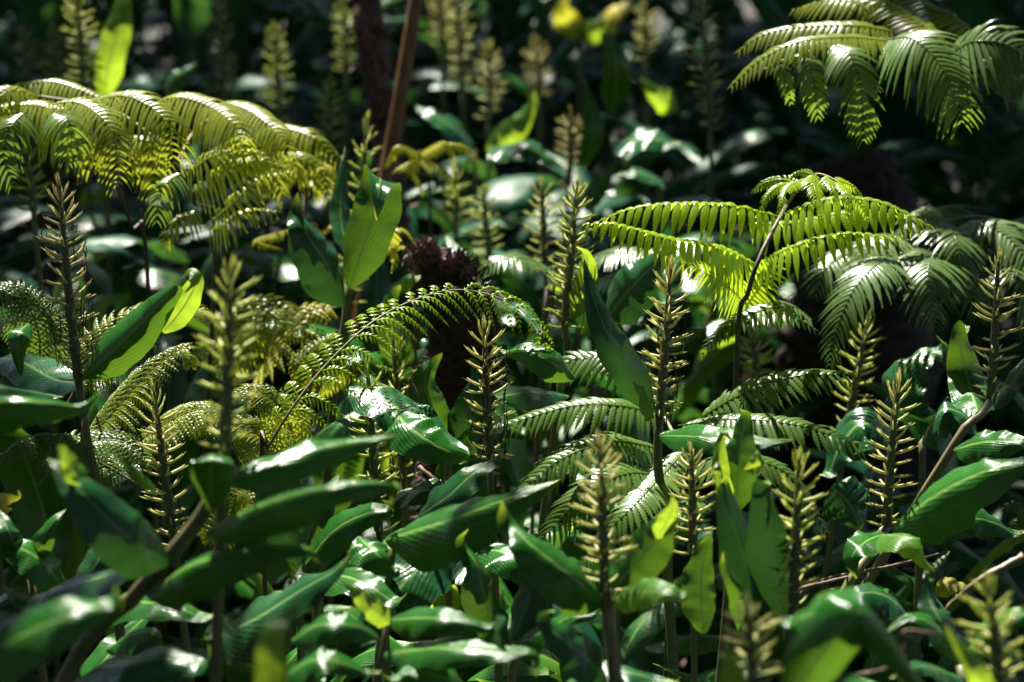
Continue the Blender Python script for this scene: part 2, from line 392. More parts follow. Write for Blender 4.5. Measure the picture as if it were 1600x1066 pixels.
def spike_world(root, P, size=1.0, tiers=13, mat='bract', split=True, threads=0, seed=0, parent=None):
    rs = np.random.RandomState(seed+5); C, L = crv(P, 30); o0 = org(root)
    V, F, U = tube(P, [.0074*size, .0066*size, .0026*size], 34, 9, .16, seed)
    mats = spike_layout(C, None, size, int(tiers*1.14), rs)
    if split:
        ax = obj('flower_spike', mesh('flower_spike', V-o0, F, U, M['axis']), root)
        for i, mt in enumerate(mats):
            b = obj('bract', BR[mat][i % 3], ax); mt = mt.copy(); mt.translation -= Vector(o0); b.matrix_basis = mt
    else:
        parts = []
        for i, mt in enumerate(mats):
            me = BR[mat][i % 3]; co = np.empty(len(me.vertices)*3); me.vertices.foreach_get('co', co); co = co.reshape(-1, 3)
            A = np.array(mt); w = co@A[:3, :3].T+A[:3, 3]
            parts.append((w-o0, [list(p.vertices) for p in me.polygons], np.full((len(w), 2), .4)))
        v, f, u = join(parts); me = mesh('flower_spike', np.vstack([v, V-o0]), f+[[i+len(v) for i in q] for q in F], np.vstack([u, U]), M[mat])
        me.materials.append(M['axis']); k = len(f)
        for p in me.polygons[k:]: p.material_index = 1
        ax = obj('flower_spike', me, root)
    for i in range(threads):
        q = rs.uniform(.1, .85); p = C[int(q*29)]; th = rs.uniform(0, 6.28); rr = .030*size
        e = p+np.array([math.cos(th)*rr, math.sin(th)*rr, .008])
        ln = rs.uniform(.02, .075); w = [e+np.array([0, 0, -ln*s])+rs.uniform(-.0035, .0035, 3) for s in (.3, .6, 1)]
        v, f, u = tube([p, e]+w, [.0006, .0007, .0005, .0010, .0006], 16, 4)
        obj('withered_thread', mesh('withered_thread', v-o0, f, u, M['thread']), ax)
    return ax
def ginger(label, sp=None, stem=None, leaves=(), size=1.0, tiers=13, mat='bract', threads=0, r=.0065, smat='stem', group='ginger plants with bare flower spikes', cat='ginger plant', split=True, seed=0):
    """sp: spike axis [(px,py,d)...] bottom to top; stem: pixel points down from the spike; the stem then reaches the ground"""
    src = stem if stem else sp[::-1]
    last = at(*src[-1]); f0 = at(*src[-2]); sl = (last.x-f0.x)/max(.02, f0.z-last.z); ground = Vector((last.x+max(-.45, min(.45, sl*last.z*.45)), last.y+.02, 0))
    root = thing('ginger_plant', label, cat, ground, group)
    o0 = org(root)
    if sp: spike_world(root, [at(*p) for p in sp], size, tiers, mat, split, threads, seed or rng.randint(1, 9999))
    P = ([at(*p) for p in stem] if stem else [at(*sp[0])])
    g_ = P[-1]*.5+ground*.5; g_.x += (P[-1].x-ground.x)*-.15; P = P+[g_, ground]
    V, F, U = tube(P[::-1], [r*1.25, r*1.1, r*.8], 8*len(P), 9, .05)
    obj('stem', mesh('stem', V-o0, F, U, M[smat]), root)
    for lf in leaves:
        lf = dict(lf); pts = lf.pop('p'); w = lf.pop('w'); leaf(root, pts, w, **lf)
    return root
def copy_tree(o, parent=None):
    c = o.copy(); COL.objects.link(c); c.parent = parent
    for ch in o.children: copy_tree(ch, c)
    return c

# ------------------------------------------------------------------ ground
gx = np.concatenate([np.linspace(-90, -8, 10), np.linspace(-7, 7, 57), np.linspace(8, 90, 10)])
gy = np.concatenate([np.linspace(-60, -2, 8), np.linspace(-1.5, 18, 79), np.linspace(20, 160, 12)])
V = []
for y in gy:
    for x in gx:
        V.append((x, y, -.03+.04*math.sin(x*2.1+y)*math.sin(y*1.7)+.02*math.sin(x*7+1)*math.sin(y*6.1)))
k = len(gx)
F = [[i*k+j, i*k+j+1, (i+1)*k+j+1, (i+1)*k+j] for i in range(len(gy)-1) for j in range(k-1)]
g = obj('ground', mesh('ground', V, F, None, M['soil'])); g['kind'] = 'structure'
# litter: dead leaves lying all over the soil, one object
rs = np.random.RandomState(3); parts = []
for i in range(2600):
    y = rs.uniform(2.2, 13); x = rs.uniform(-1, 1)*(.28*y+.6); a = rs.uniform(0, 6.28); L = rs.uniform(.04, .2); w = L*rs.uniform(.15, .4)
    d = np.array([math.cos(a), math.sin(a), rs.uniform(-.2, .25)])*L; s = np.array([-math.sin(a), math.cos(a), rs.uniform(-.5, .5)])*w*.5
    p = np.array([x, y, rs.uniform(.02, .07)])
    v = np.array([p-d*.5, p-s, p+np.array([0, 0, L*.12]), p+s, p+d*.5-np.array([0, 0, L*.1])])
    parts.append((v, [[0, 1, 2], [0, 2, 3], [1, 4, 2], [2, 4, 3]], np.zeros((5, 2))))
V, F, U = join(parts); g = obj('leaf_litter', mesh('leaf_litter', V, F, U, M['litter'])); g['kind'] = 'stuff'
#@@PLANTS
# ------------------------------------------------------------------ the spiked ginger plants one can point to
ginger('tall ginger spike with hanging dark threads near the left edge',
       sp=[(122, 590, 4.2), (106, 440, 4.2), (93, 290, 4.2)], stem=[(122, 590, 4.2), (138, 700, 4.22), (160, 800, 4.25)], tiers=17, threads=34, mat='bract_dry', size=1.0, smat='stem', r=.008,
       leaves=[dict(p=[(126, 592, 4.2), (205, 520, 4.14), (262, 462, 4.1), (303, 428, 4.08)], w=80, roll=22, fold=24, und=.04, mat='leaf'),
               dict(p=[(255, 520, 4.13), (288, 478, 4.11), (306, 440, 4.09), (296, 424, 4.10), (284, 436, 4.11)], w=42, roll=12, fold=4, mat='leaf_lit'),
               dict(p=[(128, 600, 4.22), (80, 590, 4.3), (20, 560, 4.4), (-40, 570, 4.5)], w=66, roll=40, mat='leaf_teal'),
               dict(p=[(45, 505, 4.05), (30, 520, 4.0), (28, 560, 4.0), (34, 590, 4.02)], w=50, roll=5, fold=30, mat='leaf')])
ginger('blurred yellowish ginger spike in front, left of the curved fern frond',
       sp=[(352, 700, 3.45), (356, 560, 3.45), (362, 425, 3.45)], stem=[(352, 700, 3.45), (345, 800, 3.46)], tiers=14, size=1.08, mat='bract_green', r=.008)
ginger('short ginger spike standing upright between fern fronds, just above the thick slanting stem',
       sp=[(272, 850, 4.25), (256, 730, 4.25), (240, 612, 4.25)], tiers=13, size=.96, mat='bract', threads=10)
ginger('soft-focus ginger spike beside the tan cane, behind the rolled-tip leaf',
       sp=[(545, 470, 5.4), (562, 330, 5.4), (574, 190, 5.4)], tiers=16, size=1.0, mat='bract_green')
ginger('dim ginger spike with many black threads, right behind its shorter neighbour under the curved frond',
       sp=[(630, 745, 4.7), (622, 640, 4.7), (614, 528, 4.7)], tiers=12, threads=18, mat='bract_green', size=.95)
ginger('ginger spike in front of the black-threaded one, its foot hidden by broad leaves',
       sp=[(592, 830, 4.35), (582, 700, 4.35), (574, 575, 4.35)], tiers=13, size=1.0, mat='bract_green', threads=4,
       leaves=[dict(p=[(545, 605, 4.35), (610, 630, 4.3), (690, 690, 4.25), (765, 735, 4.2)], w=66, roll=48, fold=10, mat='leaf_teal'),
               dict(p=[(616, 640, 4.28), (640, 668, 4.22), (690, 700, 4.2), (745, 718, 4.22)], w=82, roll=25, fold=18, mat='leaf')])
ginger('sharp golden ginger spike with black threads dangling on both sides, centre of the picture',
       sp=[(766, 715, 4.35), (760, 610, 4.35), (757, 512, 4.35)], tiers=12, threads=30, mat='bract', size=1.0,
       leaves=[dict(p=[(898, 592, 4.4), (860, 565, 4.36), (815, 545, 4.38), (772, 556, 4.42)], w=56, roll=30, fold=26, mat='leaf'),
               dict(p=[(775, 620, 4.55), (830, 612, 4.6), (890, 618, 4.7)], w=42, roll=55, mat='leaf_teal')])
ginger('ginger spike bending over the dark upright leaf, left of the bright green fern',
       sp=[(882, 510, 4.75), (892, 400, 4.75), (902, 290, 4.75)], stem=[(882, 510, 4.75), (888, 560, 4.78), (872, 640, 4.8)], tiers=15, mat='bract_green', threads=16, r=.008, size=.95,
       leaves=[dict(p=[(893, 500, 4.73), (915, 440, 4.7), (916, 400, 4.68), (900, 385, 4.66)], w=40, roll=20, mat='leaf_lit')])
ginger('soft-focus ginger spike close to the left of the one above the dark upright leaf',
       sp=[(852, 420, 5.6), (849, 350, 5.6), (847, 292, 5.6)], tiers=9, mat='bract', size=1.05, split=False)
ginger('blurred short ginger spike above the bleached white fern pinna',
       sp=[(768, 425, 6.0), (760, 360, 6.0), (756, 300, 6.0)], tiers=10, mat='bract_green', size=1.05, split=False)
ginger('sharp tall ginger spike with one long dark leaf hanging at its left',
       sp=[(1030, 650, 4.35), (1040, 530, 4.35), (1048, 420, 4.35)], stem=[(1030, 650, 4.35), (1028, 730, 4.36), (1036, 800, 4.38)], tiers=15, threads=16, size=1.0, r=.0085,
       leaves=[dict(p=[(1024, 645, 4.34), (985, 580, 4.28), (940, 500, 4.26), (911, 408, 4.3)], w=64, roll=18, fold=20, und=.06, curl=15, mat='leaf_teal'),
               dict(p=[(1022, 652, 4.34), (1010, 620, 4.3), (988, 596, 4.28)], w=26, roll=60, mat='leaf_lit'),
               dict(p=[(945, 500, 4.75), (985, 450, 4.7), (1020, 415, 4.68), (1052, 392, 4.66)], w=86, roll=25, fold=16, mat='leaf_teal')])
ginger('blurred golden ginger spike on a thick pale stem right of the centre, near the camera',
       sp=[(945, 925, 3.6), (941, 800, 3.6), (938, 695, 3.6)], stem=[(945, 925, 3.6), (955, 1000, 3.6), (962, 1080, 3.6)], tiers=13, mat='bract', size=1.0, r=.0105, smat='stem_pale',
       leaves=[dict(p=[(948, 945, 3.6), (900, 905, 3.55), (830, 850, 3.55), (772, 797, 3.6)], w=92, roll=36, fold=24, und=.06, mat='leaf'),
               dict(p=[(955, 920, 3.62), (985, 890, 3.62), (1025, 840, 3.6), (1052, 783, 3.58)], w=82, roll=10, fold=14, mat='leaf'),
               dict(p=[(1028, 842, 3.59), (1042, 815, 3.575), (1052, 790, 3.565), (1050, 776, 3.56)], w=34, roll=-20, fold=4, mat='leaf_lit'),
               dict(p=[(956, 938, 3.6), (1000, 925, 3.55), (1045, 925, 3.52), (1088, 942, 3.52)], w=54, roll=30, fold=14, mat='leaf_lit'),
               dict(p=[(950, 1066, 3.6), (920, 1030, 3.52), (870, 990, 3.5), (828, 942, 3.52)], w=66, roll=45, fold=12, mat='leaf_teal')])
ginger('slim ginger spike on a thin reddish stem left of the upright leaf pair',
       sp=[(1082, 865, 4.0), (1082, 780, 4.0), (1080, 705, 4.0)], stem=[(1082, 865, 4.0), (1083, 940, 4.0), (1085, 1040, 4.0)], tiers=9, mat='bract', size=.9, r=.005)
ginger('golden ginger spike right of two broad upright leaves, on a thick stem',
       sp=[(1240, 960, 3.75), (1243, 840, 3.75), (1249, 718, 3.75)], stem=[(1240, 960, 3.75), (1233, 1010, 3.75), (1228, 1080, 3.75)], tiers=14, mat='bract_green', size=.98, r=.009,
       leaves=[dict(p=[(1200, 985, 3.8), (1165, 880, 3.78), (1140, 800, 3.77), (1126, 732, 3.77)], w=80, curl=60, roll=14, fold=18, und=.05, mat='leaf_teal'),
               dict(p=[(1226, 1010, 3.78), (1212, 900, 3.74), (1195, 800, 3.68), (1184, 716, 3.64)], w=84, curl=70, roll=20, fold=22, und=.05, mat='leaf_teal'),
               dict(p=[(1180, 740, 3.72), (1192, 722, 3.70), (1188, 716, 3.68), (1160, 735, 3.68)], w=34, roll=30, mat='leaf_lit'),
               dict(p=[(1200, 1040, 3.78), (1172, 960, 3.72), (1140, 900, 3.68), (1118, 868, 3.7)], w=52, roll=30, fold=30, mat='leaf'),
               dict(p=[(1130, 745, 3.79), (1126, 730, 3.76), (1112, 740, 3.75)], w=26, roll=30, mat='leaf_lit'),
               dict(p=[(1100, 990, 3.9), (1096, 900, 3.9), (1112, 820, 3.9)], w=60, roll=25, mat='leaf')])
ginger('crisp golden ginger spike on a slanting green stem, in front of the big right-hand leaf',
       sp=[(1385, 822, 4.15), (1393, 700, 4.15), (1404, 598, 4.15)], stem=[(1385, 822, 4.15), (1350, 880, 4.12), (1308, 950, 4.1)], tiers=13, threads=10, mat='bract', size=1.0, r=.009, smat='stem_pale',
       leaves=[dict(p=[(1395, 828, 4.12), (1450, 780, 4.06), (1540, 735, 4.0), (1640, 712, 4.0)], w=112, roll=40, fold=26, und=.05, mat='leaf'),
               dict(p=[(1430, 830, 4.2), (1480, 808, 4.2), (1550, 815, 4.22), (1600, 845, 4.25)], w=64, roll=30, fold=20, und=.12, mat='leaf'),
               dict(p=[(1385, 832, 4.12), (1352, 846, 4.06), (1330, 872, 4.04), (1338, 905, 4.05)], w=60, roll=20, fold=10, mat='leaf'),
               dict(p=[(1375, 835, 4.05), (1408, 838, 3.98), (1436, 862, 3.96), (1450, 895, 3.98)], w=56, roll=38, fold=22, mat='leaf_lit'),
               dict(p=[(1310, 950, 4.1), (1350, 928, 4.05), (1395, 935, 4.0), (1425, 945, 4.0)], w=40, roll=40, mat='leaf')])
ginger('dark ginger spike in the shade below the drooping grey-green fern pinnae',
       sp=[(1322, 680, 4.9), (1338, 590, 4.9), (1356, 500, 4.9)], tiers=13, mat='bract_green', size=1.0, threads=4)
ginger('tall ginger spike on a slanting pale stem near the right edge, under the dull fern',
       sp=[(1548, 625, 4.35), (1555, 510, 4.35), (1560, 405, 4.35)], stem=[(1548, 625, 4.35), (1520, 665, 4.33), (1488, 700, 4.32)], tiers=14, mat='bract', size=.98, smat='stem_pale', r=.008,
       leaves=[dict(p=[(1530, 650, 4.4), (1512, 590, 4.5), (1500, 530, 4.5), (1515, 480, 4.5)], w=70, roll=12, und=.10, mat='leaf'),
               dict(p=[(1555, 640, 4.35), (1600, 570, 4.4), (1640, 520, 4.45)], w=30, roll=30, mat='leaf_teal'),
               dict(p=[(1490, 702, 4.2), (1540, 690, 4.15), (1620, 690, 4.1)], w=58, roll=40, fold=20, mat='leaf')])
ginger('blurred ginger spike cut by the bottom edge, beside a glowing yellow-green leaf tip',
       sp=[(1180, 1090, 3.15), (1174, 1020, 3.15), (1168, 950, 3.15)], tiers=8, mat='bract', size=.95,
       leaves=[dict(p=[(1150, 1130, 3.1), (1145, 1060, 3.05), (1133, 1000, 3.05)], w=58, roll=5, mat='leaf_lit')])
ginger('blurred ginger spike cut by the bottom edge in the lower right corner',
       sp=[(1562, 1090, 3.2), (1555, 1000, 3.2), (1544, 920, 3.2)], tiers=10, mat='bract_green', size=1.0,
       leaves=[dict(p=[(1560, 1120, 3.15), (1535, 1060, 3.1), (1500, 1010, 3.1), (1476, 975, 3.1)], w=46, roll=20, mat='leaf_lit')])
BGS = [((130, 150), (118, -20), 6.6, 'dark blurred ginger spike beside the tall bright leaf, top left', 'bract_green'),
       ((52, 330), (40, 240), 5.4, 'half hidden ginger spike under the left fern dome', 'bract_green'),
       ((44, 120), (36, 50), 7.6, 'small far ginger spike in the top left corner', 'bract_dry'),
       ((88, 135), (82, 50), 7.4, 'faint ginger spike between the corner and the tall bright leaf', 'bract_dry'),
       ((436, 200), (428, 45), 7.2, 'faint upright ginger spike above the right end of the left fern', 'bract_green'),
       ((350, 170), (342, 0), 7.6, 'dark ginger spike in deep shade right of the tall bright leaf', 'bract_dry'),
       ((512, 230), (516, 130), 6.8, 'dim ginger spike just left of the shaggy dark trunk', 'bract_green'),
       ((722, 140), (710, -30), 7.6, 'pale blurred ginger spike right of the tan cane, tallest at the top edge', 'bract'),
       ((690, 70), (682, -40), 7.9, 'pale blurred ginger spike tight beside the tan cane at the top edge', 'bract'),
       ((764, 185), (762, 72), 7.4, 'pale blurred ginger spike right of the tallest pale one', 'bract'),
       ((842, 150), (836, 65), 7.8, 'small pale ginger spike in the blurred middle distance', 'bract_dry'),
       ((888, 290), (892, 180), 6.6, 'dim brownish ginger spike left of the dark upright blurred leaf', 'bract_dry'),
       ((712, 365), (710, 275), 6.3, 'blurred ginger spike under the golden curled fern', 'bract_green'),
       ((1110, 200), (1092, -10), 6.4, 'dark blurred ginger spike on a dark stem left of the upper right fern', 'bract_dry'),
       ((1010, 90), (1004, 10), 7.8, 'pale faint ginger spike under the yellow leaves at the top', 'bract'),
       ((1182, 600), (1175, 525), 5.2, 'stubby ginger spike behind the stipe of the bright fern', 'bract_dry'),
       ((540, 110), (536, 0), 7.8, 'faint ginger spike left of the shaggy trunk at the top edge', 'bract_green')]
for i, (b, t, d, lab, mt) in enumerate(BGS):
    L = math.dist(b, t)*d/FPX
    ginger(lab, sp=[(*b, d), ((b[0]+t[0])/2+2, (b[1]+t[1])/2, d), (*t, d)], tiers=max(6, int(L/.0175)), mat=mt, size=1.1, split=False, group='blurred ginger plants at the back')

# ------------------------------------------------------------------ leafy ginger shoots without a spike in view
G2 = 'leafy ginger shoots'
def shoot(label, stem, leaves, r=.007, smat='stem'):
    return ginger(label, None, stem, leaves, r=r, smat=smat, group=G2)
shoot('large leaning ginger shoot with a thick stem and broad blurred leaves, lower left',
      [(350, 725, 3.4), (320, 800, 3.42), (262, 872, 3.45), (212, 930, 3.5), (100, 1066, 3.6)],
      [dict(p=[(264, 880, 3.43), (205, 845, 3.36), (135, 775, 3.34), (92, 728, 3.36), (75, 716, 3.38)], w=104, roll=22, fold=16, und=.05, mat='leaf_teal'),
       dict(p=[(140, 762, 3.36), (108, 722, 3.35), (94, 716, 3.33), (104, 748, 3.31), (128, 758, 3.31)], w=40, roll=15, fold=8, mat='leaf_lit'),
       dict(p=[(322, 830, 3.42), (400, 790, 3.34), (520, 758, 3.3), (612, 756, 3.32), (612, 792, 3.33)], w=88, roll=42, fold=38, und=.05, mat='leaf'),
       dict(p=[(228, 928, 3.48), (300, 880, 3.38), (400, 855, 3.34), (480, 856, 3.34), (502, 880, 3.36)], w=92, roll=42, fold=34, und=.05, mat='leaf'),
       dict(p=[(345, 745, 3.4), (400, 738, 3.42), (500, 700, 3.45), (622, 680, 3.5)], w=70, roll=35, fold=26, mat='leaf'),
       dict(p=[(330, 800, 3.4), (328, 760, 3.36), (330, 716, 3.34), (332, 712, 3.42), (335, 750, 3.46)], w=76, roll=8, fold=18, mat='leaf'),
       dict(p=[(215, 885, 3.6), (140, 905, 3.7), (70, 925, 3.75), (12, 955, 3.8)], w=64, roll=58, fold=16, mat='leaf_teal')], r=.0115)
shoot('very near ginger shoot whose pale green leaf fills the lower left corner',
      [(-60, 1100, 3.0), (-80, 1180, 3.0)],
      [dict(p=[(-90, 1060, 3.0), (0, 1010, 2.96), (120, 955, 2.96), (222, 940, 3.0)], w=104, roll=35, fold=16, und=.07, mat='leaf'),
       dict(p=[(-90, 985, 3.1), (-20, 965, 3.05), (60, 975, 3.05), (110, 1000, 3.08)], w=40, roll=50, mat='leaf_teal')])
shoot('near ginger shoot entering from the left edge with one broad dark leaf',
      [(-90, 720, 3.6), (-120, 860, 3.6)],
      [dict(p=[(-90, 640, 3.6), (-10, 625, 3.55), (70, 628, 3.55), (152, 640, 3.6)], w=96, roll=38, fold=44, mat='leaf'),
       dict(p=[(-60, 600, 3.9), (10, 605, 3.9), (100, 620, 3.95)], w=30, roll=70, mat='leaf_teal')])
shoot('glowing yellow-green upright leaf close to the camera at the bottom edge',
      [(420, 1120, 2.85), (420, 1180, 2.85)],
      [dict(p=[(424, 1130, 2.85), (424, 1050, 2.82), (428, 985, 2.82), (470, 945, 2.86)], w=58, roll=8, fold=10, mat='leaf_lit')])
shoot('ginger shoot spreading flat glossy leaves along the bottom left',
      [(345, 1075, 3.6), (350, 1180, 3.6)],
      [dict(p=[(80, 1080, 3.7), (180, 1042, 3.62), (270, 1028, 3.58), (362, 1056, 3.56)], w=78, roll=55, fold=20, mat='leaf_teal'),
       dict(p=[(165, 1015, 3.8), (205, 990, 3.75), (240, 990, 3.72), (256, 1020, 3.72)], w=44, roll=35, fold=26, mat='leaf'),
       dict(p=[(335, 995, 3.9), (400, 965, 3.8), (480, 915, 3.75), (560, 872, 3.75)], w=82, roll=52, fold=16, mat='leaf_teal'),
       dict(p=[(345, 960, 3.7), (332, 985, 3.6), (338, 1010, 3.6)], w=50, roll=50, fold=30, mat='leaf'),
       dict(p=[(455, 1000, 3.5), (500, 975, 3.45), (560, 978, 3.45), (598, 1000, 3.5)], w=62, roll=35, fold=20, mat='leaf'),
       dict(p=[(440, 1060, 3.45), (490, 1030, 3.4), (550, 1040, 3.4), (590, 1062, 3.42)], w=52, roll=40, mat='leaf')])
shoot('ginger shoot on a thin red stem carrying two level leaves, bottom centre',
      [(605, 965, 3.65), (600, 1010, 3.65), (592, 1080, 3.65)],
      [dict(p=[(608, 968, 3.64), (670, 965, 3.56), (740, 975, 3.54), (786, 990, 3.56)], w=58, roll=32, fold=20, mat='leaf'),
       dict(p=[(600, 1022, 3.62), (680, 1012, 3.54), (780, 1018, 3.5), (836, 1022, 3.5), (838, 1062, 3.5)], w=60, roll=34, fold=18, mat='leaf'),
       dict(p=[(612, 972, 3.64), (585, 950, 3.6), (556, 925, 3.58), (532, 905, 3.58)], w=40, roll=30, fold=10, mat='leaf_lit'),
       dict(p=[(770, 1000, 3.5), (780, 985, 3.46), (775, 962, 3.48)], w=30, roll=68, mat='leaf_teal')], r=.005)
shoot('ginger shoot with a long dark leaf lying across the lower middle',
      [(615, 850, 4.1), (600, 960, 4.1), (590, 1060, 4.1)],
      [dict(p=[(602, 842, 4.05), (700, 812, 3.92), (800, 775, 3.88), (878, 748, 3.9)], w=116, roll=38, fold=28, und=.05, mat='leaf'),
       dict(p=[(655, 805, 4.15), (700, 775, 4.1), (745, 735, 4.1), (792, 716, 4.12)], w=56, roll=35, fold=12, mat='leaf_teal'),
       dict(p=[(695, 855, 4.15), (640, 900, 4.1), (590, 960, 4.08), (545, 1010, 4.1)], w=112, roll=25, fold=10, mat='leaf_teal'),
       dict(p=[(560, 838, 3.95), (585, 860, 3.9), (608, 885, 3.9), (622, 898, 3.92)], w=66, roll=38, fold=24, und=.1, mat='leaf'),
       dict(p=[(735, 862, 4.2), (780, 860, 4.15), (815, 885, 4.12), (850, 925, 4.15)], w=70, roll=38, fold=14, mat='leaf'),
       dict(p=[(690, 895, 4.2), (730, 880, 4.15), (790, 890, 4.15)], w=56, roll=62, fold=8, mat='leaf_teal'),
       dict(p=[(620, 770, 4.3), (670, 765, 4.25), (720, 790, 4.25)], w=56, roll=55, fold=8, mat='leaf_teal')])
shoot('ginger shoot with a glare-struck leaf and a rolled flat-topped leaf, beside the tan cane',
      [(545, 440, 4.95), (538, 510, 4.95), (520, 640, 4.95)],
      [dict(p=[(538, 478, 4.93), (515, 420, 4.88), (478, 360, 4.86), (458, 310, 4.9)], w=88, roll=32, fold=26, und=.07, mat='leaf_teal'),
       dict(p=[(545, 450, 4.93), (566, 390, 4.90), (586, 330, 4.88), (594, 284, 4.87), (593, 286, 4.81), (590, 318, 4.78), (588, 345, 4.79)], w=84, roll=4, fold=10, mat='leaf'),
       dict(p=[(545, 400, 5.0), (532, 330, 5.05), (540, 228, 5.1)], w=36, roll=10, mat='leaf_teal')], r=.008)
shoot('ginger shoot with a level leaf ending in a bright cut tip',
      [(1150, 720, 4.1), (1150, 800, 4.1), (1140, 900, 4.1)],
      [dict(p=[(1030, 680, 4.15), (1090, 682, 4.08), (1170, 690, 4.04), (1242, 692, 4.04)], w=50, roll=30, fold=14, mat='leaf'),
       dict(p=[(1150, 800, 4.02), (1154, 720, 4.0), (1164, 655, 4.0), (1168, 625, 4.0)], w=58, curl=80, roll=25, fold=10, mat='leaf'),
       dict(p=[(1135, 800, 4.0), (1122, 735, 3.98), (1128, 680, 3.97), (1145, 690, 3.96)], w=34, roll=30, fold=20, mat='leaf_lit')])
shoot('near ginger shoot with one great arching leaf bent double at the bottom right',
      [(1270, 1110, 3.2), (1280, 1180, 3.2)],
      [dict(p=[(1215, 1120, 3.1), (1275, 1035, 3.05), (1328, 968, 3.03), (1350, 954, 3.04), (1374, 975, 3.05), (1425, 1045, 3.08), (1490, 1140, 3.1)], w=104, roll=24, fold=26, und=.03, mat='leaf'),
       dict(p=[(1330, 962, 3.12), (1290, 955, 3.2), (1250, 965, 3.25), (1225, 985, 3.3)], w=92, roll=25, fold=14, mat='leaf')])
shoot('dim ginger shoot with wavy leaves under the dull fern, right of the dark spike',
      [(1440, 680, 4.7), (1440, 780, 4.7)],
      [dict(p=[(1430, 690, 4.65), (1400, 620, 4.6), (1430, 560, 4.6), (1500, 545, 4.62)], w=80, roll=40, und=.12, mat='leaf_teal'),
       dict(p=[(1440, 690, 4.65), (1470, 640, 4.6), (1510, 650, 4.6), (1530, 690, 4.6)], w=70, roll=50, mat='leaf_teal'),
       dict(p=[(1400, 700, 4.7), (1350, 660, 4.7), (1310, 700, 4.7), (1290, 760, 4.7)], w=80, roll=45, mat='leaf_teal'),
       dict(p=[(1300, 760, 4.5), (1330, 790, 4.5), (1345, 830, 4.5)], w=90, roll=20, mat='leaf_teal')])
shoot('ginger shoot fanning dark pointed leaves between the level leaves and the near golden spike',
      [(800, 1010, 3.9), (800, 1120, 3.9)],
      [dict(p=[(800, 1010, 3.88), (850, 985, 3.8), (900, 960, 3.76), (950, 968, 3.76)], w=50, roll=45, fold=20, mat='leaf'),
       dict(p=[(800, 1020, 3.88), (760, 940, 3.84), (745, 880, 3.84), (700, 830, 3.86)], w=62, roll=40, fold=18, mat='leaf'),
       dict(p=[(800, 1000, 3.9), (830, 920, 3.9), (830, 860, 3.92), (800, 820, 3.95)], w=58, roll=30, mat='leaf_teal'),
       dict(p=[(860, 1090, 3.7), (900, 1060, 3.62), (980, 1050, 3.6), (1060, 1075, 3.6)], w=60, roll=52, fold=14, mat='leaf_teal'),
       dict(p=[(740, 1090, 3.6), (700, 1060, 3.55), (640, 1050, 3.55), (600, 1080, 3.55)], w=50, roll=48, fold=20, mat='leaf')])
shoot('ginger shoot crossing the lower right with narrow glossy leaves',
      [(1500, 1040, 3.7), (1510, 1120, 3.7)],
      [dict(p=[(1500, 1030, 3.68), (1470, 985, 3.62), (1430, 965, 3.6), (1380, 990, 3.6)], w=50, roll=45, fold=18, mat='leaf'),
       dict(p=[(1500, 1030, 3.68), (1545, 980, 3.62), (1590, 960, 3.6), (1650, 975, 3.6)], w=56, roll=45, fold=18, mat='leaf'),
       dict(p=[(1505, 1060, 3.6), (1440, 1040, 3.5), (1390, 1060, 3.48)], w=44, roll=50, mat='leaf_teal'),
       dict(p=[(1500, 1020, 3.75), (1470, 970, 3.75), (1450, 930, 3.78), (1455, 890, 3.8)], w=50, roll=30, mat='leaf_teal'),
       dict(p=[(1440, 1000, 3.95), (1400, 940, 3.92), (1350, 925, 3.9), (1290, 950, 3.9)], w=48, roll=55, mat='leaf_teal')])
shoot('ginger shoot with long ribbed leaves under the broad near leaves, far left',
      [(110, 960, 3.95), (120, 1060, 3.95)],
      [dict(p=[(115, 950, 3.95), (70, 880, 3.9), (10, 850, 3.9), (-60, 860, 3.9)], w=64, roll=42, fold=14, mat='leaf'),
       dict(p=[(115, 950, 3.95), (150, 880, 3.95), (170, 830, 3.97), (160, 770, 4.0)], w=60, roll=25, fold=16, mat='leaf_teal'),
       dict(p=[(120, 960, 3.95), (200, 940, 3.85), (280, 950, 3.8), (350, 985, 3.8)], w=58, roll=50, fold=14, mat='leaf'),
       dict(p=[(110, 960, 3.95), (60, 940, 3.9), (0, 945, 3.88), (-60, 980, 3.88)], w=56, roll=52, fold=14, mat='leaf_teal')])
shoot('ginger shoot filling the gap under the arched frond with dark crossing leaves',
      [(470, 900, 4.15), (470, 1000, 4.15)],
      [dict(p=[(470, 890, 4.13), (520, 830, 4.08), (580, 800, 4.05), (640, 800, 4.05)], w=58, roll=42, fold=18, mat='leaf'),
       dict(p=[(470, 880, 4.13), (440, 820, 4.1), (420, 770, 4.1), (440, 720, 4.12)], w=60, roll=25, mat='leaf_teal'),
       dict(p=[(470, 900, 4.13), (540, 900, 4.0), (600, 930, 3.95), (640, 970, 3.95)], w=62, roll=48, fold=14, mat='leaf'),
       dict(p=[(470, 870, 4.15), (500, 790, 4.15), (530, 740, 4.18)], w=56, roll=20, mat='leaf')])
shoot('ginger shoot covering the foot of the fuzzy stump, left of the golden centre spike',
      [(700, 690, 4.75), (700, 800, 4.75)],
      [dict(p=[(700, 690, 4.74), (675, 640, 4.7), (665, 590, 4.7), (690, 550, 4.72)], w=60, roll=20, mat='leaf'),
       dict(p=[(700, 690, 4.74), (730, 640, 4.68), (745, 590, 4.68), (735, 550, 4.7)], w=54, roll=25, mat='leaf_teal'),
       dict(p=[(700, 700, 4.74), (740, 670, 4.66), (790, 665, 4.64), (840, 690, 4.66)], w=52, roll=48, fold=16, mat='leaf'),
       dict(p=[(700, 700, 4.74), (660, 670, 4.68), (620, 665, 4.66), (590, 690, 4.68)], w=52, roll=46, fold=16, mat='leaf_teal')])
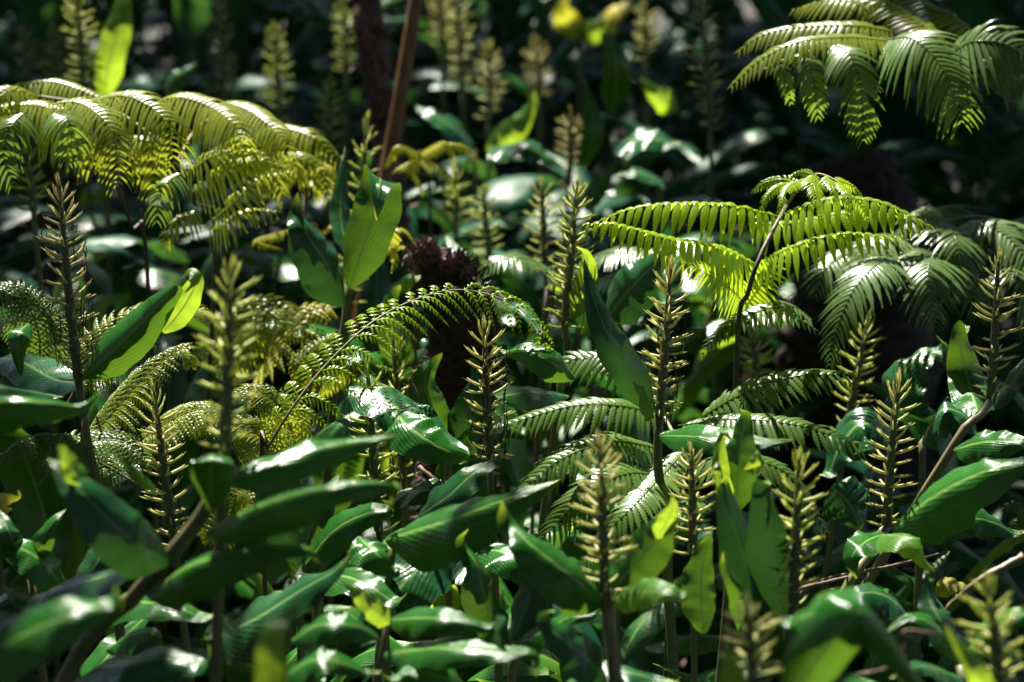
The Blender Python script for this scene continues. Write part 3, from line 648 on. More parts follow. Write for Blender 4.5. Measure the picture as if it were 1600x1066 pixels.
shoot('ginger shoot half hidden between the arched frond and the shaggy stump, leaves upright',
      [(640, 600, 5.3), (640, 700, 5.3)],
      [dict(p=[(640, 600, 5.3), (620, 540, 5.26), (610, 480, 5.26), (625, 440, 5.28)], w=56, roll=20, mat='leaf'),
       dict(p=[(640, 600, 5.3), (665, 550, 5.26), (700, 520, 5.26), (740, 520, 5.28)], w=50, roll=40, mat='leaf_teal'),
       dict(p=[(640, 600, 5.3), (600, 570, 5.24), (560, 560, 5.22), (530, 580, 5.22)], w=50, roll=40, mat='leaf')])
shoot('narrow ginger shoot with a dead curled tip at the lower left edge',
      [(48, 900, 3.95), (60, 1000, 3.95)],
      [dict(p=[(40, 892, 3.95), (62, 850, 3.9), (82, 815, 3.9), (104, 795, 3.92)], w=44, roll=20, fold=20, mat='leaf'),
       dict(p=[(36, 890, 3.95), (22, 850, 3.9), (8, 820, 3.9), (-20, 780, 3.95)], w=40, roll=20, fold=16, mat='leaf_teal'),
       dict(p=[(40, 885, 3.94), (58, 880, 3.9), (64, 895, 3.9), (60, 922, 3.92)], w=30, roll=25, und=.2, mat='leaf_dead', label='dry brown leaf hanging from the narrow shoot')])
shoot('ginger shoot with a bright yellowing torn leaf at the left edge',
      [(-10, 800, 4.1), (0, 900, 4.1)],
      [dict(p=[(-8, 800, 4.08), (8, 782, 4.0), (30, 778, 4.0), (28, 765, 4.0)], w=36, roll=20, und=.2, mat='leaf_yellow', label='yellowing torn leaf')])
shoot('tall bright ginger leaf rising blurred at the top left', [(165, 165, 6.6), (165, 250, 6.6)],
      [dict(p=[(160, 160, 6.6), (172, 90, 6.55), (190, 20, 6.55), (200, -50, 6.6)], w=50, roll=10, fold=10, mat='leaf_lit'),
       dict(p=[(258, 150, 6.7), (270, 125, 6.65), (308, 98, 6.65)], w=40, roll=40, fold=20, mat='leaf')])
shoot('blurred ginger shoot catching white glare right of the dark upright leaf', [(1030, 290, 6.6), (1035, 380, 6.6)],
      [dict(p=[(1035, 280, 6.6), (1000, 270, 6.55), (965, 272, 6.55)], w=30, roll=66, fold=6, mat='leaf_teal'),
       dict(p=[(960, 225, 6.7), (1010, 215, 6.65), (1065, 225, 6.65)], w=44, roll=60, fold=6, mat='leaf_teal'),
       dict(p=[(1060, 170, 7), (1030, 150, 6.9), (1000, 120, 6.9)], w=44, roll=20, mat='leaf_lit')])
shoot('blurred ginger shoot with a long pale diagonal leaf behind the golden curled fern', [(740, 235, 6.9), (745, 330, 6.9)],
      [dict(p=[(742, 232, 6.9), (718, 205, 6.85), (680, 180, 6.85), (650, 165, 6.9)], w=32, roll=60, fold=6, mat='leaf_teal'),
       dict(p=[(760, 235, 6.9), (800, 205, 6.8), (830, 165, 6.8), (835, 140, 6.8)], w=50, roll=20, mat='leaf_lit'),
       dict(p=[(770, 230, 6.7), (820, 225, 6.6), (880, 260, 6.6)], w=44, roll=60, mat='leaf_teal')])
shoot('dark upright blurred ginger leaf with a pale rim, top centre right', [(925, 290, 6.4), (925, 360, 6.4)],
      [dict(p=[(915, 260, 6.4), (928, 200, 6.35), (912, 120, 6.4)], w=36, roll=10, fold=12, mat='leaf'),
       dict(p=[(955, 180, 6.3), (965, 110, 6.25), (940, 35, 6.25)], w=54, roll=5, fold=20, mat='leaf'),
       dict(p=[(915, 330, 6.3), (930, 300, 6.3), (965, 250, 6.3)], w=34, roll=10, mat='leaf')])
shoot('blurred shoot holding bright yellow-green leaves at the top edge', [(905, 60, 8.2), (905, 160, 8.2)],
      [dict(p=[(905, 60, 8.2), (880, 20, 8.1), (890, -15, 8.1)], w=44, roll=15, mat='leaf_yellow', label='bright yellow-green leaf'),
       dict(p=[(920, 50, 8.2), (960, 20, 8.1), (990, -5, 8.1)], w=40, roll=50, mat='leaf_yellow', label='yellow-orange leaf'),
       dict(p=[(905, 60, 8.2), (930, 45, 8.1), (945, 20, 8.1)], w=40, roll=20, mat='leaf_lit')])

# ------------------------------------------------------------------ ferns
def fern(label, base, group='fern clumps', cat='fern'):
    p = at(*base); return thing('fern', label, cat, (p.x, p.y, 0), group)
def stipe(root, pts, r0=.006, r1=.0035, mat='rachis_dark'):
    P = [at(*p) for p in pts]; P = P+[Vector((root.location.x, root.location.y, 0))]
    V, F, U = tube(P[::-1], [r0, r1], 8*len(P), 8)
    return obj('stipe', mesh('stipe', V-org(root), F, U, M[mat]), root)
# left dome
fa = fern('yellow-green fern dome of drooping pinnae at the upper left', (250, 480, 5.2))
s1 = stipe(fa, [(272, 248, 4.95), (305, 320, 5.0), (335, 430, 5.05)])
s2 = stipe(fa, [(180, 285, 4.85), (208, 360, 4.9), (232, 450, 5.0)])
f1 = rachis(fa, [(272, 248, 4.95), (240, 215, 4.95), (170, 170, 5.0), (60, 150, 5.05)], .0035, .002, 'rachis')
f2 = rachis(fa, [(278, 252, 4.95), (300, 210, 5.1), (330, 185, 5.25), (370, 185, 5.4)], .0035, .002, 'rachis')
for pts, w, ro, m_ in [
    ([(60, 152, 5.0), (20, 140, 4.95), (-30, 170, 4.9)], 50, 50, 'fern_yellow'),
    ([(-40, 150, 5.15), (60, 128, 5.1), (110, 135, 5.05), (172, 160, 5.0)], 44, 60, 'fern_yellow'),
    ([(-60, 185, 5.0), (20, 165, 4.95), (80, 170, 4.9), (120, 200, 4.86), (135, 245, 4.85)], 54, 45, 'fern_yellow'),
    ([(40, 175, 4.8), (20, 195, 4.75), (5, 240, 4.75), (20, 285, 4.75)], 42, 20, 'fern'),
    ([(70, 165, 4.9), (120, 160, 4.85), (160, 185, 4.8), (180, 225, 4.78), (186, 285, 4.78)], 62, 28, 'fern_yellow'),
    ([(120, 165, 4.95), (190, 150, 4.85), (240, 170, 4.8), (266, 205, 4.78), (272, 255, 4.78)], 70, 35, 'fern_yellow'),
    ([(235, 165, 5.05), (275, 152, 5.0), (325, 165, 4.95), (365, 195, 4.9), (384, 240, 4.9)], 62, 38, 'fern_yellow'),
    ([(315, 172, 5.3), (355, 162, 5.2), (400, 180, 5.1), (440, 215, 5.05), (462, 255, 5.05)], 58, 40, 'fern_yellow'),
    ([(400, 205, 5.4), (440, 200, 5.35), (490, 215, 5.3), (526, 250, 5.3)], 48, 45, 'fern_yellow'),
    ([(290, 275, 4.95), (320, 250, 4.9), (360, 235, 4.9), (410, 240, 4.9)], 42, 45, 'fern_yellow'),
    ([(300, 300, 5.0), (350, 265, 4.95), (400, 250, 4.95), (440, 260, 4.95)], 46, 40, 'fern_yellow'),
    ([(285, 270, 4.9), (262, 285, 4.85), (248, 310, 4.85), (245, 345, 4.85)], 36, 25, 'fern'),
    ([(330, 345, 5.0), (360, 320, 4.95), (400, 285, 4.95), (450, 270, 4.95)], 40, 40, 'fern_yellow'),
    ([(310, 330, 5.0), (280, 345, 4.95), (262, 360, 4.95), (252, 385, 4.95)], 30, 30, 'fern_yellow'),
    ([(85, 175, 4.75), (105, 185, 4.7), (112, 215, 4.7), (105, 250, 4.7)], 44, 25, 'fern'),
    ([(30, 200, 5.1), (70, 190, 5.1), (120, 215, 5.05), (150, 265, 5.05)], 50, 30, 'fern_yellow'),
    ([(190, 215, 5.1), (225, 220, 5.05), (240, 260, 5.05), (238, 300, 5.05)], 46, 25, 'fern_yellow'),
    ([(330, 235, 5.15), (380, 225, 5.1), (420, 250, 5.1), (440, 300, 5.1)], 46, 32, 'fern_yellow'),
    ([(420, 255, 5.3), (460, 245, 5.25), (500, 265, 5.25), (515, 305, 5.25)], 42, 35, 'fern_yellow'),
    ([(325, 360, 5.0), (355, 350, 4.95), (385, 330, 4.95), (430, 330, 4.95)], 34, 40, 'fern_yellow')]:
    pinna(fa, f1 if pts[0][0] < 200 else f2, pts, w*1.25, 10, ro-8, .8, m_, 7, fwd=8, taper=.34, fill=.66)
# golden curls: curled tips, yellow sunlight put into their colour
fg = fern('small fern with curled golden tips glowing beside the tan cane', (680, 420, 5.9))
fs = stipe(fg, [(668, 275, 5.8), (672, 340, 5.85)], .004, .003)
fr = rachis(fg, [(668, 275, 5.8), (660, 250, 5.78), (655, 235, 5.78)], .003, .002, 'rachis')
for pts in [[(655, 240, 5.75), (625, 228, 5.7), (610, 245, 5.7), (600, 262, 5.7)], [(658, 238, 5.75), (690, 222, 5.7), (705, 235, 5.7), (712, 262, 5.7)],
            [(660, 245, 5.75), (700, 225, 5.7), (735, 235, 5.7), (752, 262, 5.7)], [(655, 245, 5.75), (640, 262, 5.7), (655, 285, 5.7), (660, 312, 5.7)],
            [(660, 250, 5.75), (690, 262, 5.7), (705, 280, 5.7), (718, 310, 5.7)], [(650, 250, 5.75), (625, 262, 5.7), (615, 270, 5.68)]]:
    pinna(fg, fr, pts, 17, 7, 40, .9, 'fern_gold', 5, fill=1.0)
fg2 = fern('small curled golden fern tips above the glare-struck leaf', (470, 420, 5.5))
fs = stipe(fg2, [(480, 320, 5.5), (475, 380, 5.5)], .004, .003)
fr = rachis(fg2, [(480, 320, 5.5), (482, 290, 5.48), (485, 265, 5.48)], .003, .002, 'rachis')
for pts in [[(485, 270, 5.45), (455, 262, 5.4), (430, 285, 5.4), (405, 318, 5.4)], [(482, 275, 5.45), (460, 270, 5.4), (440, 300, 5.4), (438, 330, 5.4)],
            [(485, 268, 5.45), (510, 258, 5.4), (525, 275, 5.4), (530, 300, 5.4)], [(480, 280, 5.45), (495, 290, 5.4), (498, 315, 5.4)],
            [(470, 350, 5.45), (500, 362, 5.4), (520, 352, 5.4), (536, 372, 5.4)], [(470, 355, 5.4), (400, 375, 5.35), (440, 390, 5.35)]]:
    pinna(fg2, fr, pts, 17, 7, 40, .9, 'fern_gold', 5, fill=1.0)
fg3 = fern('pair of curled golden fern tips right of the rolled-tip leaf', (640, 470, 5.2))
fr = rachis(fg3, [(650, 455, 5.2), (640, 410, 5.18), (625, 375, 5.18)], .003, .002, 'rachis')
stipe(fg3, [(650, 455, 5.2)], .004, .003)
for pts in [[(625, 378, 5.15), (612, 362, 5.1), (632, 358, 5.1), (652, 385, 5.1)], [(630, 385, 5.15), (612, 385, 5.1), (618, 405, 5.1), (612, 425, 5.1)], [(635, 395, 5.15), (650, 395, 5.1), (658, 410, 5.1)]]:
    pinna(fg3, fr, pts, 17, 7, 40, .9, 'fern_gold', 5, fill=1.0)
# upper right fern
fb = fern('large sunlit fern arching over the black gap at the upper right', (1640, 300, 5.65))
stipe(fb, [(1500, 95, 5.15), (1570, 160, 5.25), (1640, 230, 5.45)], .008, .005)
f1 = rachis(fb, [(1500, 95, 5.15), (1440, 50, 5.10), (1380, 20, 5.15), (1300, -15, 5.25)], .0045, .002)
f2 = rachis(fb, [(1500, 95, 5.15), (1440, 70, 5.05), (1360, 62, 5.00), (1250, 85, 4.95), (1180, 115, 4.95)], .004, .0015)
for pts, w, ro, m_, fr in [
    ([(1400, 50, 5.05), (1340, 40, 5.00), (1250, 42, 5.00), (1190, 55, 5.00), (1155, 80, 5.00)], 40, 58, 'fern_yellow', f2),
    ([(1440, 30, 5.15), (1380, 8, 5.15), (1300, 0, 5.15), (1240, 15, 5.20)], 38, 60, 'fern_yellow', f1),
    ([(1400, 65, 4.97), (1330, 58, 4.90), (1250, 65, 4.85), (1190, 92, 4.85), (1143, 135, 4.85)], 40, 58, 'fern_yellow', f2),
    ([(1250, 80, 4.87), (1262, 95, 4.83), (1272, 130, 4.83), (1278, 182, 4.85)], 30, 20, 'fern', f2),
    ([(1300, 68, 4.87), (1328, 85, 4.81), (1345, 140, 4.79), (1350, 218, 4.81)], 44, 20, 'fern', f2),
    ([(1205, 90, 4.85), (1220, 105, 4.83), (1230, 130, 4.83), (1236, 160, 4.85)], 18, 20, 'fern', f2),
    ([(1385, 62, 4.95), (1425, 60, 4.87), (1465, 95, 4.83), (1490, 140, 4.81), (1502, 190, 4.83)], 72, 28, 'fern', f2),
    ([(1478, 88, 5.05), (1520, 65, 4.97), (1575, 70, 4.95), (1630, 110, 4.95), (1650, 150, 4.95)], 74, 35, 'fern_grey', f1),
    ([(1500, 95, 5.10), (1460, 55, 5.05), (1400, 12, 5.10), (1330, -25, 5.15)], 46, 60, 'fern_yellow', f1),
    ([(1530, 62, 5.35), (1480, 25, 5.35), (1430, 0, 5.40), (1370, -30, 5.45)], 42, 62, 'fern_yellow', f1),
    ([(1520, 110, 5.15), (1560, 105, 5.15), (1600, 135, 5.15), (1625, 180, 5.15)], 40, 35, 'fern_grey', f1)]:
    pinna(fb, fr, pts, w*1.35, 10, ro-6, .55, m_, 7, fwd=20, taper=.40, fill=.85)  # top pinnae get the yellower green so they glow as if sunlit
# bright fern
fc = fern('brilliant yellow-green fern with tiered combs of hanging pinnules, right of the centre', (1150, 640, 4.75))
stipe(fc, [(1228, 322, 4.52), (1188, 400, 4.43), (1166, 470, 4.43), (1150, 600, 4.55)], .0065, .0035)
tp = rachis(fc, [(1228, 322, 4.6), (1250, 292, 4.58), (1275, 272, 4.55), (1310, 285, 4.52), (1330, 310, 4.5)], .0028, .001, 'rachis')
for pts, w, ro, dr in [
    ([(1182, 412, 4.62), (1130, 390, 4.56), (1040, 372, 4.5), (960, 350, 4.46), (918, 350, 4.46)], 50, 56, .95),
    ([(1218, 338, 4.6), (1150, 322, 4.56), (1060, 318, 4.55), (990, 325, 4.55), (930, 348, 4.56)], 46, 60, .95),
    ([(1180, 415, 4.6), (1240, 385, 4.52), (1320, 365, 4.48), (1400, 372, 4.46)], 46, 58, .95),
    ([(1222, 335, 4.6), (1290, 312, 4.55), (1370, 315, 4.52), (1450, 352, 4.5)], 48, 58, .95),
    ([(1170, 350, 4.75), (1235, 348, 4.7), (1340, 330, 4.68), (1420, 340, 4.66)], 42, 60, .9)]:
    pinna(fc, tp, pts, w*1.15, 14.5, ro-10, dr, 'fern_bright', 8, fwd=8, fill=.82, taper=.33)
for pts, w, ro, m_ in [
    ([(1168, 478, 4.64), (1140, 450, 4.56), (1100, 425, 4.5), (1062, 405, 4.48)], 58, 28, 'fern_bright'),
    ([(1166, 478, 4.64), (1192, 440, 4.58), (1212, 410, 4.55), (1232, 385, 4.56)], 54, 24, 'fern_bright'),
    ([(1270, 500, 4.6), (1235, 478, 4.56), (1170, 492, 4.52), (1125, 520, 4.5), (1092, 560, 4.5)], 44, 48, 'fern'),
    ([(1160, 500, 4.66), (1210, 490, 4.62), (1250, 500, 4.6), (1280, 520, 4.6)], 30, 55, 'fern_grey')]:
    pinna(fc, tp, pts, w*1.1, 10, ro, .40, m_, 8, fwd=22, fill=.74)
for pts, w in [([(1255, 285, 4.56), (1220, 290, 4.5), (1196, 310, 4.48), (1186, 345, 4.47)], 20), ([(1262, 278, 4.55), (1232, 292, 4.49), (1220, 320, 4.46), (1218, 345, 4.46)], 20),
               ([(1275, 272, 4.54), (1272, 290, 4.48), (1280, 320, 4.45), (1284, 345, 4.45)], 30), ([(1290, 274, 4.53), (1300, 290, 4.46), (1306, 315, 4.44), (1302, 338, 4.44)], 20),
               ([(1310, 284, 4.52), (1322, 300, 4.47), (1326, 322, 4.46), (1325, 345, 4.46)], 18), ([(1250, 290, 4.58), (1225, 280, 4.6), (1195, 285, 4.6), (1175, 300, 4.6)], 20),
               ([(1270, 272, 4.55), (1250, 268, 4.6), (1228, 280, 4.6)], 14), ([(1300, 280, 4.55), (1330, 290, 4.6), (1350, 310, 4.6)], 16), ([(1330, 308, 4.5), (1345, 320, 4.5), (1356, 345, 4.5)], 14)]:
    pinna(fc, tp, pts, w, 6, 25, .5, 'fern_bright', 7, lobed=.4, fwd=25)
# dull drooping fern
fd = fern('dull grey-green fern with rounded drooping pinnae right of the bright fern', (1440, 620, 5.1))
stipe(fd, [(1560, 380, 5.2), (1500, 470, 5.2), (1450, 560, 5.15)], .006, .003)
f1 = rachis(fd, [(1660, 400, 5.3), (1580, 350, 5.2), (1500, 340, 5.1), (1420, 375, 5.0), (1370, 400, 4.95)], .004, .002, 'rachis')
for pts, w, ro in [
    ([(1452, 320, 5.1), (1430, 345, 5.0), (1400, 375, 4.98)], 40, 40),
    ([(1430, 385, 5.0), (1448, 400, 4.88), (1452, 440, 4.82), (1462, 510, 4.8)], 72, 18),
    ([(1400, 395, 5.0), (1375, 410, 4.84), (1335, 450, 4.78), (1305, 520, 4.76), (1296, 570, 4.78)], 62, 28),
    ([(1500, 350, 5.1), (1530, 350, 5.0), (1580, 375, 4.95), (1625, 440, 4.9)], 66, 35),
    ([(1370, 385, 5.1), (1330, 395, 5.05), (1290, 420, 5.0), (1275, 460, 5.0)], 60, 40),
    ([(1445, 330, 5.2), (1475, 325, 5.15), (1495, 350, 5.1), (1505, 395, 5.1)], 54, 30),
    ([(1520, 375, 5.0), (1505, 400, 4.95), (1515, 440, 4.92), (1530, 500, 4.9)], 54, 25),
    ([(1580, 345, 5.3), (1615, 345, 5.2), (1660, 390, 5.2)], 60, 40),
    ([(1570, 400, 5.0), (1590, 430, 4.9), (1615, 480, 4.9), (1625, 540, 4.9)], 54, 30),
    ([(1470, 345, 5.05), (1490, 365, 4.92), (1500, 410, 4.88), (1490, 470, 4.88)], 60, 22),
    ([(1400, 365, 5.05), (1380, 370, 4.95), (1350, 400, 4.92), (1335, 450, 4.92)], 60, 32),
    ([(1540, 345, 5.15), (1570, 350, 5.0), (1600, 385, 4.98), (1610, 440, 4.98)], 60, 32)]:
    pinna(fd, f1, pts, w*1.4, 9.5, ro, .5, 'fern_grey', 9, fwd=24, fill=.9, lobed=.25)
# fern under the arch and the arch itself
fe = fern('slender fern frond bowed in a long arch across the centre left', (420, 760, 4.3))
stipe(fe, [(418, 700, 4.25), (410, 760, 4.28)], .004, .0035)
P = [at(*p) for p in [(418, 700, 4.25), (455, 640, 4.25), (510, 570, 4.28), (580, 505, 4.32), (650, 468, 4.38), (720, 453, 4.42), (795, 472, 4.4), (842, 515, 4.38), (862, 580, 4.38)]]
frond_auto(fe, None, .092, .0165, 6.6, 26, 'fern_bright', 7, .2, 0.02, 26, .55, .45, world=P, nrm=(-0.25, -.75, 1), taper=.55, r=.0024, fill=.55)
fe2 = fern('fine-cut fern with short bowed fronds behind the thick stem, left of the arch', (400, 800, 4.4))
for pts, pl in [([(470, 760, 4.4), (420, 690, 4.38), (340, 660, 4.35), (290, 680, 4.35)], .085), ([(330, 870, 4.2), (360, 780, 4.22), (400, 760, 4.2), (440, 790, 4.2)], .06), ([(470, 720, 4.45), (440, 640, 4.42), (390, 610, 4.4), (350, 625, 4.4)], .07)]:
    frond_auto(fe2, None, pl, .018, 5.5, 22, 'fern_yellow', 6, .35, .1, 24, .3, .5, world=[at(*p) for p in pts], nrm=(0, -.6, 1), r=.002)
# left mid ferns
fl = fern('feathery fern behind the looped-tip leaf at the left', (170, 800, 4.5))
for pts, pl, m_ in [([(100, 640, 4.5), (160, 540, 4.5), (230, 490, 4.5), (300, 480, 4.48), (335, 500, 4.46)], .10, 'fern_yellow'),
                ([(110, 720, 4.4), (180, 640, 4.36), (240, 575, 4.34), (290, 545, 4.32), (300, 585, 4.3)], .085, 'fern_yellow'),
                ([(60, 600, 4.6), (60, 520, 4.6), (30, 460, 4.6), (-20, 440, 4.6)], .09, 'fern'),
                ([(220, 760, 4.3), (150, 720, 4.3), (60, 690, 4.3), (-10, 720, 4.3)], .08, 'fern'),
                ([(200, 700, 4.4), (280, 650, 4.36), (330, 640, 4.34), (380, 660, 4.34)], .07, 'fern_yellow'),
                ([(60, 760, 4.3), (110, 700, 4.3), (190, 690, 4.28), (250, 740, 4.26)], .07, 'fern'),
                ([(100, 600, 4.5), (60, 580, 4.46), (10, 575, 4.44), (-30, 600, 4.44)], .06, 'fern')]:
    frond_auto(fl, None, pl, .018, 6, 22, m_, 6, .3, .12, 24, .3, .5, world=[at(*p) for p in pts], nrm=(0, -.5, 1), r=.002)
fl2 = fern('blurred golden-green fern behind the near yellowish spike', (470, 640, 5.0))
for pts, pl in [([(400, 620, 5.1), (430, 540, 5.0), (480, 490, 5.0), (530, 480, 5.0)], .13), ([(340, 600, 5.1), (370, 520, 5.1), (420, 480, 5.1), (480, 500, 5.1)], .12), ([(480, 620, 4.9), (500, 560, 4.9), (530, 520, 4.9)], .09)]:
    frond_auto(fl2, None, pl, .022, 8, 16, 'fern_gold' if pl > .125 else 'fern_yellow', 5, 0, .1, 24, .35, .5, world=[at(*p) for p in pts], nrm=(0, -.6, 1), r=.002)
# right centre fern with broad long pinnae
ff = fern('finely toothed fern spreading long level pinnae below the sharp tall spike', (1030, 900, 4.5))
stipe(ff, [(1060, 720, 4.5), (1050, 800, 4.5)], .006, .004)
f1 = rachis(ff, [(1060, 720, 4.5), (1052, 680, 4.5), (1040, 655, 4.55), (1010, 600, 4.7), (960, 560, 4.85)], .0035, .0015, 'rachis')
for pts, w, ro, dr in [
    ([(1040, 655, 4.5), (980, 635, 4.44), (890, 635, 4.42), (785, 665, 4.42)], 56, 48, .55),
    ([(1030, 700, 4.5), (960, 690, 4.42), (880, 715, 4.38), (815, 765, 4.38)], 64, 42, .55),
    ([(1040, 745, 4.45), (980, 740, 4.36), (910, 775, 4.32), (850, 840, 4.32)], 70, 36, .5),
    ([(1075, 700, 4.5), (1000, 780, 4.3), (950, 830, 4.28), (915, 880, 4.3)], 56, 36, .45),
    ([(1060, 665, 4.5), (1150, 655, 4.4), (1250, 665, 4.36), (1355, 700, 4.36)], 56, 50, .5),
    ([(1090, 655, 4.55), (1160, 615, 4.5), (1240, 588, 4.48), (1330, 585, 4.48)], 58, 46, .5),
    ([(1090, 720, 4.45), (1150, 715, 4.3), (1230, 740, 4.28), (1290, 830, 4.28)], 52, 40, .5),
    ([(1010, 600, 4.7), (960, 570, 4.66), (900, 560, 4.66), (860, 590, 4.66)], 58, 42, .5),
    ([(1030, 620, 4.65), (1000, 580, 4.6), (945, 555, 4.6), (910, 560, 4.6)], 50, 50, .4),
    ([(1090, 770, 4.4), (1050, 800, 4.26), (1010, 850, 4.24), (990, 900, 4.24)], 44, 40, .5)]:
    pinna(ff, f1, pts, w*1.1, 11, ro-4, dr, 'fern', 19, lobed=.45, fwd=18, fill=1.05, taper=.36)
# bleached pinnae behind
fh = fern('sun-bleached fern laid flat behind the dark fuzzy stump', (800, 560, 5.3))
stipe(fh, [(860, 460, 5.3), (850, 520, 5.3)], .005, .004)
f1 = rachis(fh, [(860, 460, 5.3), (880, 425, 5.3), (900, 405, 5.3)], .003, .002)
for pts, w, ro, m_ in [([(868, 425, 5.3), (830, 405, 5.2), (780, 408, 5.15), (735, 440, 5.15)], 54, 58, 'fern'), ([(905, 410, 5.3), (950, 395, 5.2), (1000, 400, 5.15), (1060, 430, 5.1)], 56, 55, 'fern'),
                   ([(1080, 400, 5.2), (1060, 390, 5.1), (1020, 390, 5.1), (990, 410, 5.1)], 40, 50, 'fern_bright'), ([(930, 440, 5.1), (980, 430, 5.0), (1030, 450, 5.0)], 50, 50, 'fern')]:
    pinna(fh, f1, pts, w, 8, ro, .3, m_, 6, fwd=22)
fk = fern('blurred fern crossing the right edge low down', (1620, 900, 4.2))
for pts in [[(1700, 900, 4.3), (1640, 830, 4.3), (1590, 790, 4.3), (1555, 800, 4.3)], [(1700, 860, 4.3), (1650, 800, 4.3), (1600, 810, 4.3), (1570, 830, 4.3)]]:
    frond_auto(fk, None, .05, .015, 6, 16, 'fern', 5, 0, .1, 24, .3, .5, world=[at(*p) for p in pts], nrm=(0, -.5, 1), r=.002)

# ------------------------------------------------------------------ tree fern trunk, cane, stump, twigs
def shaggy(P, rad, n, seed, ln=.03, up=0, wd=1, bump=.22):
    """trunk: bumpy tube bristling with fibres and old stalk stubs"""
    rs = np.random.RandomState(seed); C, L = crv(P, 70); T = frames(C)
    parts = [tube(P, rad, 90, 18, bump, seed)]
    for i in range(n):
        q = rs.uniform(0, 1); j = int(q*69); r = np.interp(q, np.linspace(0, 1, len(rad)), rad)
        th = rs.uniform(0, 6.28); a = unit(np.cross(T[j], [0.1, 1, 0.2])); b = np.cross(T[j], a); o = a*math.cos(th)+b*math.sin(th)
        p = C[j]+o*r*.85; l_ = ln*rs.uniform(.4, 1.4); dn = np.array([0, 0, -1.])*rs.uniform(-.3, 1)+o*rs.uniform(.3, 1.2)+rs.uniform(-.5, .5, 3)
        e = p+unit(dn)*l_; s = unit(np.cross(dn, T[j]))*rs.uniform(.0012, .004)*wd; m_ = (p+e)/2+o*l_*.2
        v = np.array([p-s, p+s, m_+s*.8, m_-s*.8, e]); parts.append((v, [[0, 1, 2, 3], [3, 2, 4]], np.zeros((5, 2))))
    return join(parts)
tf = thing('tree_fern', 'tree fern with a dark reddish shaggy trunk, left of the tan cane', 'tree fern', tuple(Vector((at(610, 300, 6.5).x, at(610, 300, 6.5).y, 0))))
b0 = tf.location; P = [Vector(b0)+Vector((.02, 0, -.05)), at(608, 330, 6.5), at(600, 200, 6.5), at(585, 100, 6.5), at(572, 0, 6.5), at(560, -150, 6.6), Vector((-1.05, 7.7, 2.6)), Vector((-1.75, 8.6, 3.5))]
top = P[-1]
V, F, U = shaggy(P, [.050, .036, .026, .028, .032, .038, .045], 1500, 5, .040, wd=4.5, bump=.6)
obj('trunk', mesh('trunk', V-org(tf), F, U, M['shag']), tf)
for i in range(11):
    a = i*2*math.pi/11+.3; d = Vector((math.cos(a), math.sin(a), 0)); l_ = rng.uniform(.7, .95)
    P = [top, top+d*.3*l_+Vector((0, 0, .22)), top+d*.75*l_+Vector((0, 0, .22)), top+d*1.25*l_+Vector((0, 0, -.1))]
    frond_auto(tf, None, .26, .03, 9, 18, 'fern', 3, 0, .1, 15, .1, .3, world=P, r=.006)
V, F, U = tube([Vector((at(500, 600, 6.1).x, at(560, 600, 6.1).y, 0)), at(558, 545, 6.1), at(603, 280, 6.1), at(628, 135, 6.1), at(652, -10, 6.1), at(696, -270, 6.1)], [.020, .018, .017, .016, .015, .014], 60, 12, .06)
o = obj('cane', mesh('cane', V, F, U, M['cane'])); o['label'] = 'smooth tan cane leaning right, crossing in front of the shaggy trunk'; o['category'] = 'cane'
st = thing('tree_fern', 'low tree fern stump wrapped in dark reddish fuzz behind the arched frond', 'tree fern', (at(680, 520, 5.0).x, at(680, 520, 5.0).y, 0))
V, F, U = shaggy([Vector(st.location), at(722, 560, 5.0), at(715, 480, 5.0), at(672, 425, 5.0)], [.07, .065, .062, .05], 5000, 9, .03)
obj('trunk', mesh('trunk', V-org(st), F, U, M['shag_dark']), st)
st2 = thing('tree_fern', 'dark reddish tree fern stump in the black gap under the upper right fern', 'tree fern', (at(1330, 300, 6.4).x, at(1330, 300, 6.4).y, 0))
V, F, U = shaggy([Vector(st2.location), at(1345, 420, 6.4), at(1340, 320, 6.4), at(1325, 245, 6.4)], [.2, .19, .16, .09], 5000, 19, .04)
obj('trunk', mesh('trunk', V-org(st2), F, U, M['shag_dark']), st2)
for a_, e_ in (((690, 425, 5.0), (640, 405, 4.95)), ((680, 430, 5.0), (735, 420, 4.95)), ((670, 420, 5), (665, 395, 4.95))):
    V, F, U = shaggy([at(*a_), (at(*a_)+at(*e_))/2+Vector((0, 0, .015)), at(*e_)], [.02, .016, .01], 700, 11, .018)
    obj('frond_stub', mesh('frond_stub', V-org(st), F, U, M['shag']), st)
